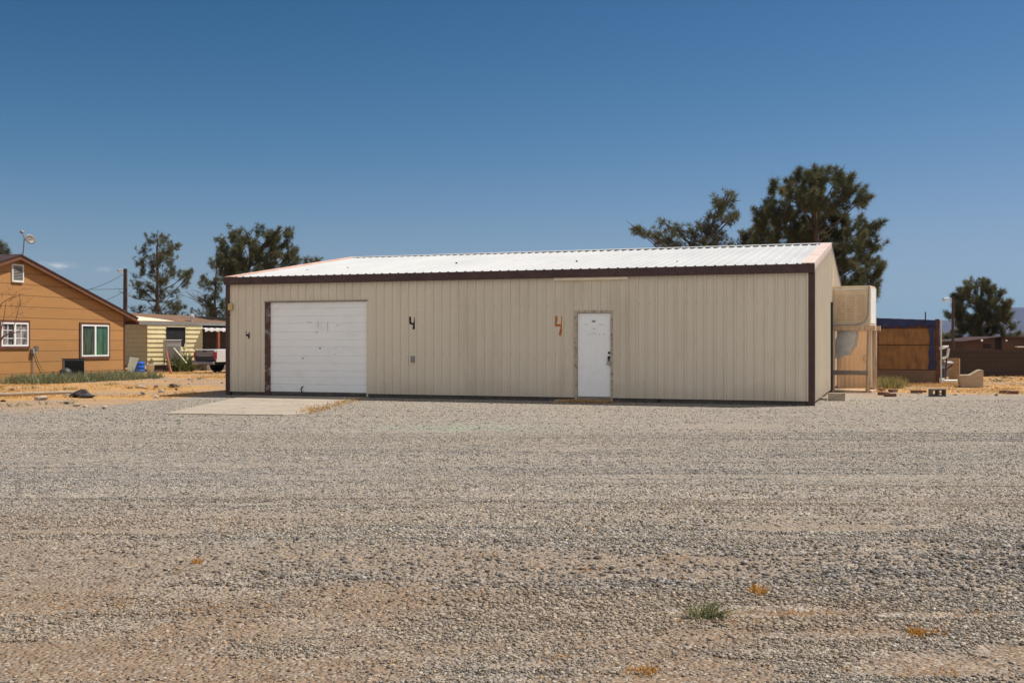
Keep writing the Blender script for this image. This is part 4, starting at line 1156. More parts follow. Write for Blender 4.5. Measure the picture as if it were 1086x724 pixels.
RS = hs(17.0)                        # ridge position
ZEV, ZRG = 2.52, 4.42                # roof underside over wall corner and at the ridge
pitch = (ZRG - ZEV) / (-RS)
Wh = -2 * RS
MB().prism([(-Wh, -0.1), (0, -0.1), (0, ZEV), (RS, ZRG), (-Wh, ZEV)], 'y', 0, 9.0).build('wall', M['orange_siding'], hroot)
OV, RO = 0.62, 0.19
mb = MB()
def roofside(sgn):
    e = OV if sgn > 0 else -Wh - OV
    ze = ZEV - pitch * OV
    return [(e, ze), (RS, ZRG), (RS, ZRG + 0.10), (e, ze + 0.10)]
for sg in (1, -1): mb.prism(roofside(sg) if sg > 0 else roofside(sg)[::-1], 'y', -RO + 0.03, 9.3)
rf = mb.build('roof', M['shingle'], hroot)
mb = MB()
for sg in (1, -1):
    e = OV + 0.03 if sg > 0 else -Wh - OV - 0.03; ze = ZEV - pitch * (OV + 0.03)
    mb.prism([(e, ze + 0.10), (RS, ZRG + 0.11), (RS, ZRG + 0.16), (e, ze + 0.15)], 'y', -RO - 0.04, 9.34)
mb.build('shingle_edge', M['dark_shingle'], rf)
mb = MB()
for sg in (1, -1):
    e = OV if sg > 0 else -Wh - OV; ze = ZEV - pitch * OV
    mb.prism([(e, ze - 0.04), (RS, ZRG - 0.04), (RS, ZRG + 0.105), (e, ze + 0.095)], 'y', -RO - 0.015, -RO + 0.029)
mb.build('fascia', M['fascia'], hroot)
MB().prism([(OV, ZEV - pitch * OV - 0.09), (OV + 0.025, ZEV - pitch * OV - 0.09), (OV + 0.025, ZEV - pitch * OV + 0.09), (OV, ZEV - pitch * OV + 0.09)], 'y', -RO + 0.03, 9.3).build('eave_board', M['fascia'], hroot)
MB().bb(-0.02, 0.045, -0.035, 0.06, -0.05, ZEV - 0.05).build('corner_board', M['house_trim'], hroot)
# gable vent
va, vb = hs(12.0), hs(24.2); vm = (va + vb) / 2
z0v, z1v = hz(299.3, vm), hz(280.3, vm)
vt = MB(); t_ = 0.045
vt.bb(va, va + t_, -0.05, 0, z0v, z1v); vt.bb(vb - t_, vb, -0.05, 0, z0v, z1v); vt.bb(va + t_, vb - t_, -0.05, 0, z1v - t_, z1v); vt.bb(va + t_, vb - t_, -0.06, 0, z0v, z0v + t_ * 1.4)
vt = vt.build('gable_vent', M['white_paint'], hroot)
mb = MB(); mb.bb(va + t_, vb - t_, -0.004, 0.0, z0v + t_, z1v - t_)
for k in range(9):
    mb.box((vm, -0.025, z0v + 0.1 + k * (z1v - z0v - 0.16) / 9), (vb - va - 2 * t_ - 0.002, 0.045, 0.008), rot=Matrix.Rotation(R(40), 3, 'X'))
mb.build('louvre', M['grey_box'], vt)


def win(s0, s1, z0, z1, cur, lab, grid):
    tr = MB(); w_ = 0.09
    tr.bb(s0, s1, -0.04, 0.0, z1 - w_, z1); tr.bb(s0, s1, -0.045, 0, z0, z0 + w_); tr.bb(s0, s0 + w_, -0.04, 0, z0 + w_, z1 - w_); tr.bb(s1 - w_, s1, -0.04, 0, z0 + w_, z1 - w_)
    wroot = tr.build('window', M['house_trim'], hroot); wroot['label'] = lab
    a0, a1, b0, b1 = s0 + w_, s1 - w_, z0 + w_, z1 - w_
    fm = MB(); f_ = 0.055; y_ = -0.05
    fm.bb(a0, a1, y_, 0, b1 - f_, b1); fm.bb(a0, a1, y_, 0, b0, b0 + f_); fm.bb(a0, a0 + f_, y_, 0, b0 + f_, b1 - f_); fm.bb(a1 - f_, a1, y_, 0, b0 + f_, b1 - f_)
    mid = (a0 + a1) / 2; fm.bb(mid - 0.045, mid + 0.045, y_, 0, b0 + f_, b1 - f_)
    if grid:
        for q0, q1 in ((a0 + f_, mid - 0.045), (mid + 0.045, a1 - f_)):
            for k in (1, 2):
                zz_ = b0 + (b1 - b0) * k / 3; fm.bb(q0, q1, -0.018, -0.004, zz_ - 0.012, zz_ + 0.012)
            c_ = (q0 + q1) / 2; fm.bb(c_ - 0.012, c_ + 0.012, -0.017, -0.004, b0 + f_, b1 - f_)
    fm.build('frame', M['vinyl'], wroot)
    g = MB(); g.bb(a0 + f_, mid - 0.045, -0.003, -0.001, b0 + f_, b1 - f_); g.cur = 1; g.bb(mid + 0.045, a1 - f_, -0.003, -0.001, b0 + f_, b1 - f_)
    g.build('pane', cur, wroot)
    return wroot


def curtain_glass(name, c, c2, scl):
    m, nt, b = new_mat(name); co = ocoord(nt)
    n = noise_n(nt, co, scl, 4, 0.6, (2.5, 1, 0.35))
    nt.links.new(mixc(nt, ramp(nt, n, [(0.42, 0.0), (0.55, 1.0)]), c, c2), b.inputs['Base Color'])
    b.inputs['Roughness'].default_value = 0.12; b.inputs['Specular IOR Level'].default_value = 0.5
    return m


cg1 = curtain_glass('pane_dark_green', (0.02, 0.03, 0.02), (0.06, 0.085, 0.05), 3.0)
cg2 = curtain_glass('pane_green_curtain', (0.03, 0.07, 0.045), (0.06, 0.15, 0.085), 2.0)
cg3 = curtain_glass('pane_grey_curtain', (0.03, 0.03, 0.03), (0.30, 0.27, 0.25), 2.4)
s0, s1 = hs(84.0), hs(116.0); sm = (s0 + s1) / 2
win(s0, s1, hz(380.2, sm), hz(342.0, sm), [cg1, cg2], 'sliding window with green curtain', False)
s0, s1 = hs(-1.5), hs(31.0); sm = (s0 + s1) / 2
win(s0, s1, hz(369.8, sm), hz(339.3, sm), [cg3, cg3], 'gridded window with grey curtains', True)
# meter and conduit
sm = hs(33.8); zt_ = hz(366.8, sm)
o = MB().bb(sm - 0.09, sm + 0.09, -0.13, 0, hz(375, sm), zt_ - 0.1).build('meter_box', M['grey_box'], hroot, bevel=0.01)
MB().tube([(sm + 0.1, -0.06, zt_ - 0.08), (sm + 0.1, -0.15, zt_ - 0.08)], 0.09, 12).build('meter', M['chrome'], o)
mb = MB(); mb.tube([(sm, -0.05, hz(375, sm)), (sm, -0.05, 0)], 0.02, 6); mb.tube([(sm + 0.1, -0.04, hz(372, sm)), (sm + 0.25, -0.04, 0.75), (sm + 0.5, -0.05, 0.4)], 0.012, 5)
mb.build('conduit', M['grey_box'], hroot)
# satellite dish on the roof
sd = RS + 0.25
loc = Vector((hx0, hy0)) + hu * sd
dd_ = hy0 + hu.y * sd
zb_ = ZRG - 0.02
dr_ = empty('satellite_dish', (loc.x, loc.y, zb_), 0, 'small grey satellite dish on a bent mast over the roof ridge', 'satellite dish')
zc = zat(254, dd_) - zb_
MB().tube([(at(23.3, dd_) - loc.x, 0, 0.0), (at(24.8, dd_) - loc.x, 0, 0.35), (at(25.5, dd_) - loc.x, 0, zc - 0.02), (at(28.5, dd_) - loc.x, 0, zc + 0.02)], 0.022, 8).build('mast', M['grey_box'], dr_)
nrm = Vector((0.80, -0.5, 0.33)).normalized(); q_ = nrm.to_track_quat('Z', 'Y').to_matrix()
mb = MB(); n = 20
cdc = Vector((at(31.5, dd_) - loc.x, 0.0, zc))
vs = []
for r_ in (0.0, 0.07, 0.14, 0.205):
    for k in range(n):
        a_ = 2 * math.pi * k / n
        vs.append(cdc + q_ @ Vector((r_ * math.cos(a_), r_ * 0.92 * math.sin(a_), 0.9 * r_ * r_)))
fs = [(i * n + k, i * n + (k + 1) % n, (i + 1) * n + (k + 1) % n, (i + 1) * n + k) for i in range(3) for k in range(n)]
dsh = MB().add(vs, fs).build('reflector', M['dish'], dr_, smooth=True); sol = dsh.modifiers.new('thick', 'SOLIDIFY'); sol.thickness = 0.012
lc = Vector((at(25.0, dd_) - loc.x, -0.15, zat(246.3, dd_) - zb_))
MB().tube([(at(26, dd_) - loc.x, 0, zc), tuple(lc)], 0.014, 6).build('feed_arm', M['grey_box'], dr_)
mb = MB(); mb.rock(tuple(lc), (0.09, 0.07, 0.075), 9); mb.build('receiver', M['grey_box'], dr_)

# air conditioner and black can beside it
def hpos(px, out):
    s = hs(px); p = Vector((hx0, hy0)) + hu * s + Vector((math.sin(HA), -math.cos(HA))) * out
    return p


p = hpos(60, 0.75); ac = empty('air_conditioner', (p.x, p.y, 0), R(28), 'black grilled outdoor air conditioner against the orange house', 'air conditioner')
MB().bb(-0.36, 0.36, -0.36, 0.36, 0.08, 0.80).build('cabinet', M['grey_box'], ac, bevel=0.015)
mb = MB(); mb.bb(-0.33, 0.33, -0.375, -0.36, 0.12, 0.77)
for k in range(16): mb.bb(-0.33, 0.33, -0.39, -0.376, 0.13 + k * 0.04, 0.142 + k * 0.04)
mb.build('grille', M['black'], ac)
MB().bb(-0.37, 0.37, -0.38, 0.37, 0.801, 0.835).build('top_cover', M['black'], ac)
MB().bb(-0.45, 0.45, -0.45, 0.45, 0.0, 0.078).build('base_pad', M['concrete_dark'], ac)
p = hpos(45.5, 1.0); o = MB().lathe([(0.1, 0.0), (0.2, 0.08), (0.24, 0.25), (0.2, 0.42), (0.08, 0.5), (0.02, 0.5)]).build('black_bundle', M['tarp_black'], None, smooth=True)
place(o, (p.x, p.y, 0)); tag(o, 'rounded black bundle on the ground left of the air conditioner', 'bundle')

# log, black plastic, rock on the dirt at left
d_ = gd(418.5)
pts = [(at(-30, d_ - 1.2), d_ - 1.2, 0.04), (at(10, d_ - 0.9), d_ - 0.9, 0.05), (at(40, d_ - 0.4), d_ - 0.4, 0.06), (at(62, d_), d_, 0.06), (at(88, d_ + 0.3), d_ + 0.3, 0.06)]
p0 = Vector(pts[0]); o = MB().tube([Vector(p) - p0 for p in pts], [0.055, 0.055, 0.05, 0.045, 0.035], 9).build('fallen_pole', M['log'], None, smooth=True); o.location = p0
tag(o, 'long bleached wooden pole lying on the dirt at left', 'pole')
d_ = gd(421.5)
mb = MB(); mb.rock((0, 0, 0.08), (0.27, 0.2, 0.15), 21, 3); mb.rock((0.2, -0.15, 0.04), (0.24, 0.17, 0.08), 22, 3); mb.rock((-0.2, 0.05, 0.05), (0.18, 0.15, 0.1), 24, 2)
o = mb.build('black_plastic', M['tarp_black'], None); place(o, (at(88, d_), d_, 0)); tag(o, 'crumpled black plastic sheet at the end of the fallen pole', 'plastic sheet')
d_ = gd(424); o = MB().rock((0, 0, 0.03), (0.2, 0.13, 0.09), 31).build('pale_rock', M['rock_white'], None); place(o, (at(43, d_), d_, 0)); tag(o, 'pale tan rock in front of the fallen pole', 'rock')
d_ = gd(411); o = MB().rock((0, 0, 0.05), (0.17, 0.14, 0.15), 33).build('dark_rock', M['rock_dark'], None); place(o, (at(185, d_), d_, 0)); tag(o, 'dark lump of rock in the straw left of the metal building', 'rock')
d_ = gd(411.5); o = MB().rock((0, 0, 0.03), (0.2, 0.13, 0.08), 35).build('flat_rock', M['rock_white'], None); place(o, (at(150, d_), d_, 0)); tag(o, 'flat pale rock in the straw left of the dark one', 'rock')

# ------------------------------------------------------------------ cream mobile home
MD = 53.4; MA = R(50)
mroot = empty('mobile_home', (at(156, MD), MD, 0), MA, 'cream lap-sided mobile home with brown roof and white porch awning', 'mobile home')
mu = Vector((math.cos(MA), math.sin(MA))); mx0 = at(156, MD)


def ms(px, out=0.0):
    k = (px - CX) / FOC
    ox, oy = mx0 + math.sin(MA) * out, MD - math.cos(MA) * out
    return (k * oy - ox) / (mu.x - k * mu.y)


def mz(py, s):
    return zat(py, MD + mu.y * s)


MW = ms(214.5); ME = 7.5; MH = 2.36; SK = 0.32
wa, wb = ms(176.5), ms(196.3); wz0, wz1 = mz(367.5, 1.3), mz(347.3, 1.3)


def laps(mb, a, b, z0, z1, y=0.0, step=0.225):
    z = z0
    while z < z1 - 0.02:
        zt = min(z + step, z1)
        mb.prism([(y, z), (y - 0.045, z), (y - 0.006, zt), (y, zt)], 'x', a, b)
        z += step


mb = MB()
laps(mb, 0, wa, SK, MH); laps(mb, wb, MW, SK, MH); laps(mb, wa, wb, wz1, MH); laps(mb, wa, wb, SK, wz0)
mb.bb(0.0, MW, 0.001, 0.06, SK, MH)
mb.build('front_wall', M['cream_siding'], mroot)['label'] = 'sunlit cream lap siding'
mb = MB()
z = SK
while z < MH:
    mb.add([(-0.03, 0, z), (-0.03, 4, z), (-0.004, 4, min(z + 0.225, MH)), (-0.004, 0, min(z + 0.225, MH))], [(0, 1, 2, 3)]); z += 0.225
mb.bb(-0.002, 0.05, 0.062, 4, SK, MH); mb.build('side_wall', M['siding_painted_shade'], mroot)
mb = MB(); mb.bb(MW, ME, 1.6, 1.66, SK, MH); mb.bb(0.05, ME, 3.95, 4.0, SK, MH); mb.bb(ME - 0.05, ME, 1.67, 3.94, SK, MH); mb.bb(MW - 0.06, MW, 0.062, 1.59, SK, MH)
mb.build('rear_wall', M['skirting'], mroot)
MB().bb(0.02, MW, 0.03, 0.08, 0, SK - 0.002).build('skirting', M['skirting'], mroot)
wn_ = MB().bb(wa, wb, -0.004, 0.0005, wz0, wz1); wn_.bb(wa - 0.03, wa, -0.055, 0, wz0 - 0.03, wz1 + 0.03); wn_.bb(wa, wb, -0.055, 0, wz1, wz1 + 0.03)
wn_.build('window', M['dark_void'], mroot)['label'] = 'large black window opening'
# broken siding flap hanging at the lower right of the window
MB().add([(wb - 0.1, -0.06, wz0 + 0.02), (wb + 0.02, -0.06, wz0 + 0.35), (wb + 0.03, -0.06, wz0 - 0.1), (wb - 0.05, -0.05, wz0 - 0.1)], [(0, 1, 2, 3)]).build('siding_flap', M['cream_siding'], mroot)
# roof
vs = [(-0.45, -0.03, MH - 0.0), (ME + 0.3, -0.03, MH - 0.0), (ME + 0.3, 2.0, 2.66), (-0.45, 2.0, 2.86), (ME + 0.3, 4.3, MH), (-0.45, 4.3, MH)]
vs += [(x, y, z + 0.10) for x, y, z in vs]
mb = MB().add(vs, [(3, 2, 1, 0), (5, 4, 2, 3), (6, 7, 8, 9), (9, 8, 10, 11), (0, 1, 7, 6), (1, 2, 8, 7), (2, 4, 10, 8), (4, 5, 11, 10), (5, 3, 9, 11), (3, 0, 6, 9)])
rf = mb.build('roof', M['mobile_roof'], mroot)
MB().bb(-0.46, ME + 0.31, -0.055, -0.032, MH - 0.04, MH + 0.105).build('gutter', M['grey_box'], rf)
zr_ = lambda y, x: MH + 0.105 + (2.86 - 0.027 * (x + 0.45) - MH) * (y + 0.03) / 2.03
pv_ = [(-0.42, 0.1), (1.6, 0.1), (0.9, 0.75), (-0.42, 1.3)]
MB().add([(x, y, zr_(y, x)) for x, y in pv_] + [(x, y, zr_(y, x) + 0.02) for x, y in pv_], [(3, 2, 1, 0), (4, 5, 6, 7), (0, 1, 5, 4), (1, 2, 6, 5), (2, 3, 7, 6), (3, 0, 4, 7)]).build('roof_patch', M['patch'], rf)
sv = ms(202, -0.6); mb = MB(); mb.tube([(sv, 0.5, MH + 0.1), (sv, 0.5, MH + 0.45)], 0.07, 10); mb.lathe([(0.16, 0.0), (0.14, 0.12), (0.02, 0.18)], (sv, 0.5, MH + 0.4), 10)
mb.build('vent_pipe', M['steel'], rf)
# porch: awning, posts, rail
mb = MB(); vs = []; fs = []
x = MW - 0.05; k = 0
while x < ME:
    up = 0.03 if (k // 2) % 2 else 0.0
    vs += [(x, -0.32, MH - 0.22 + up), (x, 1.55, MH - 0.03 + up), (x, -0.325, MH - 0.36 + (0.05 if (k // 2) % 2 else 0))]; k += 1; x += 0.09
for i in range(k - 1): fs += [(3 * i, 3 * i + 3, 3 * i + 4, 3 * i + 1), (3 * i, 3 * i + 2, 3 * i + 5, 3 * i + 3)]
mb.add(vs, fs); mb.build('awning', M['white_paint'], mroot)
for px in (231.5,):
    sp_ = ms(px, 0.24); MB().bb(sp_ - 0.06, sp_ + 0.06, -0.30, -0.18, 0, MH - 0.225).build('post', M['red_wood'], mroot)
for sp_ in (5.0, 7.0): MB().bb(sp_ - 0.06, sp_ + 0.06, -0.30, -0.18, 0, MH - 0.225).build('post', M['red_wood'], mroot)
mb = MB(); mb.bb(MW + 0.3, ME, -0.27, -0.21, 0.78, 0.84); mb.bb(MW + 0.3, ME, -0.27, -0.21, 0.34, 0.39)
x = MW + 0.35
while x < ME: mb.bb(x, x + 0.03, -0.26, -0.22, 0.395, 0.775); x += 0.14
mb.build('railing', M['red_wood'], mroot)
MB().bb(MW + 0.05, ME, -0.35, 1.59, 0.0, 0.3).build('porch_deck', M['grey_wood'], mroot)


def mpos(px, out):
    s = ms(px, out); return (mx0 + mu.x * s + math.sin(MA) * out, MD + mu.y * s - math.cos(MA) * out)


# evaporative cooler in front of the window
x, y = mpos(182.5, 0.75); zr = zat(381, y); zt_ = zat(360.2, y)
st2 = empty('window_cooler', (x, y, 0), MA + R(-18), 'grey box cooler on thin legs before the black mobile home window', 'cooler')
MB().bb(-0.36, 0.36, -0.33, 0.33, zr, zt_ - 0.04).build('housing', M['light_grey'], st2, bevel=0.03)
MB().bb(-0.38, 0.38, -0.35, 0.35, zt_ - 0.039, zt_).build('top_cover', M['white_paint'], st2, bevel=0.01)
for sx in (-1, 1):
    for sy in (-1, 1): MB().tube([(sx * 0.34, sy * 0.3, 0), (sx * 0.3, sy * 0.28, zr)], 0.03, 6).build('leg', M['rust_post'], st2)
mb = MB()
for k in range(7): mb.bb(-0.28, 0.28, -0.345, -0.331, zr + 0.08 + k * 0.09, zr + 0.11 + k * 0.09)
mb.build('louvre', M['pvc'], st2)


def stick(px0, py0, px1, py1, out, r, m, lab, name='leaning_board', cat='board', wide=None):
    xx, yy = mpos(px0, out); yb = gd(py1) if py1 > 392 else yy
    p1 = Vector((at(px1, yb), yb, max(zat(py1, yb), 0.0))); p0 = Vector((at(px0, yy + 0.2), yy + 0.2, zat(py0, yy + 0.2)))
    mb = MB(); mb.tube([(0, 0, 0), p0 - p1], r, 4); o = mb.build(name, m, None); o.location = p1
    return tag(o, lab, cat)


stick(176, 372, 181.5, 396, 1.4, 0.055, M['red_wood'], 'red brown board leaning on the grey window cooler')
stick(184.5, 369, 198, 385, 1.3, 0.035, M['cream_wood'], 'thin cream stick leaning right of the grey window cooler', 'leaning_stick', 'stick')
# barrel, bucket, pale sheet, low table
d_ = gd(395.2); o = MB().lathe([(0.24, 0), (0.26, 0.02), (0.27, 0.16), (0.255, 0.17), (0.27, 0.18), (0.27, 0.34), (0.255, 0.35), (0.27, 0.36), (0.26, 0.5), (0.235, 0.52)], n=24)
br = empty('plastic_barrel', (at(147.3, d_), d_, 0), 0, 'bright blue plastic barrel at the mobile home corner', 'barrel'); o.build('drum', M['barrel'], br, smooth=True)
MB().lathe([(0.22, 0.521), (0.22, 0.535), (0.05, 0.535)]).build('lid', M['barrel'], br)
d_ = gd(396); bk = empty('white_bucket', (at(159.5, d_), d_, 0), 0, 'off-white tapered bucket right of the blue barrel', 'bucket')
mb = MB(); mb.lathe([(0.13, 0), (0.14, 0.01), (0.19, 0.40), (0.205, 0.41), (0.205, 0.43), (0.18, 0.43), (0.165, 0.38)]); mb.build('shell', M['bucket'], bk, smooth=True)
MB().tube([(0.2 * math.cos(a_), -0.03 - 0.1 * math.sin(a_), 0.40 - 0.16 * math.sin(a_)) for a_ in np.linspace(0, 3.1416, 12)], 0.008, 5).build('handle', M['steel'], bk)
d_ = gd(396.5)
mb = MB(); mb.add([(-0.18, 0, 0), (0.12, -0.02, 0), (0.28, 0.35, 0.72), (-0.14, 0.35, 0.78), (-0.18, 0.03, 0), (0.12, 0.01, 0), (0.28, 0.38, 0.72), (-0.14, 0.38, 0.78)], [(0, 1, 2, 3), (7, 6, 5, 4), (0, 4, 5, 1), (1, 5, 6, 2), (2, 6, 7, 3), (3, 7, 4, 0)])
o = mb.build('leaning_sheet', M['pale_board'], None); place(o, (at(138, d_), d_, 0)); tag(o, 'mottled pale sheet leaning between orange house corner and blue barrel', 'sheet')
d_ = gd(394.5); tb = empty('metal_table', (at(168, d_), d_, 0), 0, 'low thin-legged table right of the white bucket', 'table')
MB().bb(-0.3, 0.3, -0.2, 0.2, 0.36, 0.39).build('tabletop', M['grey_box'], tb)
for sx in (-1, 1):
    for sy in (-1, 1): MB().tube([(sx * 0.3, sy * 0.19, 0), (sx * 0.22, sy * 0.15, 0.359)], 0.018, 5).build('leg', M['black'], tb)

# ------------------------------------------------------------------ pickup truck
TA = R(50)                                       # heading: tail towards the camera's left
d_ = 51.5
trx = at(217.5, d_)
tr = empty('pickup_truck', (trx, d_, 0), TA - R(90), 'white pickup truck with tailgate darkened by painted shade parked by the mobile home porch', 'pickup truck')
# local: +y forward, tail at y=0, width x -0.9..0.9
Wt = 0.88
mb = MB()
mb.prism([(0.02, 0.52), (0.02, 1.10), (2.0, 1.12), (2.0, 0.52), (1.62, 0.52), (1.5, 0.80), (1.2, 0.90), (0.9, 0.80), (0.78, 0.52)], 'x', Wt - 0.07, Wt)
mb.prism([(0.02, 0.52), (0.02, 1.10), (2.0, 1.12), (2.0, 0.52), (1.62, 0.52), (1.5, 0.80), (1.2, 0.90), (0.9, 0.80), (0.78, 0.52)], 'x', -Wt, -Wt + 0.07)
mb.bb(-Wt + 0.071, Wt - 0.071, 0.1, 1.99, 0.6, 0.66); mb.bb(-Wt + 0.071, Wt - 0.071, 1.93, 1.999, 0.661, 1.12)
mb.build('bed', M['truck_white'], tr, bevel=0.015)
mb = MB()
mb.prism([(2.02, 0.42), (2.02, 1.12), (2.2, 1.72), (2.45, 1.78), (3.3, 1.76), (3.85, 1.15), (5.1, 1.06), (5.2, 0.95), (5.22, 0.45), (4.75, 0.42), (4.65, 0.72), (4.35, 0.85), (4.05, 0.72), (3.92, 0.42)], 'x', -Wt, Wt)
mb.build('cab', M['truck_white'], tr, bevel=0.03)
mb = MB()
for sx in (-1, 1):
    MB().prism([(2.3, 1.16), (2.4, 1.64), (3.2, 1.64), (3.62, 1.18)], 'x', sx * (Wt + 0.004) - 0.004, sx * (Wt + 0.004) + 0.004).build('side_window', M['glass'], tr)
MB().add([(-0.72, 3.34, 1.73), (0.72, 3.34, 1.73), (0.78, 3.83, 1.2), (-0.78, 3.83, 1.2)], [(0, 1, 2, 3)]).build('windscreen', M['glass'], tr)
MB().add([(-0.66, 2.03, 1.2), (0.66, 2.03, 1.2), (0.6, 2.19, 1.66), (-0.6, 2.19, 1.66)], [(0, 1, 2, 3)]).build('rear_window', M['glass'], tr)
tg = MB().bb(-Wt + 0.1, Wt - 0.17, -0.03, 0.05, 0.80, 1.09).build('tailgate', M['truck_painted_shade'], tr, bevel=0.015)
MB().bb(-Wt + 0.1, Wt - 0.17, -0.025, 0.05, 0.56, 0.795).build('lower_band', M['truck_dark'], tg)
MB().bb(-0.13, 0.13, -0.045, -0.031, 0.99, 1.05).build('handle', M['black'], tg)
for sx in (-1, 1): MB().bb(min(sx * (Wt - 0.165), sx * (Wt + 0.004)), max(sx * (Wt - 0.165), sx * (Wt + 0.004)), -0.035, 0.06, 0.66, 1.0).build('tail_light', M['tail_red'], tr, bevel=0.01)
MB().bb(-Wt + 0.02, Wt - 0.02, -0.16, -0.04, 0.40, 0.545).build('bumper', M['chrome'], tr, bevel=0.03)
MB().bb(-0.5, 0.5, 0.1, 4.9, 0.38, 0.5).build('chassis', M['black'], tr)
for sx in (-1, 1):
    for yy in (1.2, 4.35):
        wr = MB().tube([(sx * (Wt - 0.22), yy, 0.35), (sx * (Wt - 0.01), yy, 0.35)], 0.35, 20).build('wheel', M['rubber'], tr)
        MB().tube([(sx * (Wt - 0.05), yy, 0.35), (sx * (Wt + 0.0), yy, 0.35)], 0.2, 14).build('rim', M['chrome'], wr)


# ------------------------------------------------------------------ vegetation
def tufts(cent, axis, rg, blades, length, width, cols):
    n = len(cent)
    dirs = axis[:, None, :] * 0.55 + rg.normal(0, 0.6, (n, blades, 3)); dirs /= np.linalg.norm(dirs, axis=2, keepdims=True) + 1e-9
    side = np.cross(dirs, rg.normal(0, 1, (n, blades, 3))); side /= np.linalg.norm(side, axis=2, keepdims=True) + 1e-9
    ln = length * rg.uniform(0.6, 1.25, (n, blades, 1))
    base = cent[:, None, :] + dirs * ln * 0.05
    a_ = base - side * width / 2; b_ = base + side * width / 2; c_ = base + dirs * ln
    V = np.stack([a_, b_, c_], 2).reshape(-1, 3)
    F = np.arange(n * blades * 3).reshape(-1, 3)
    C = np.repeat(cols, blades * 3, 0)
    return V, F, C


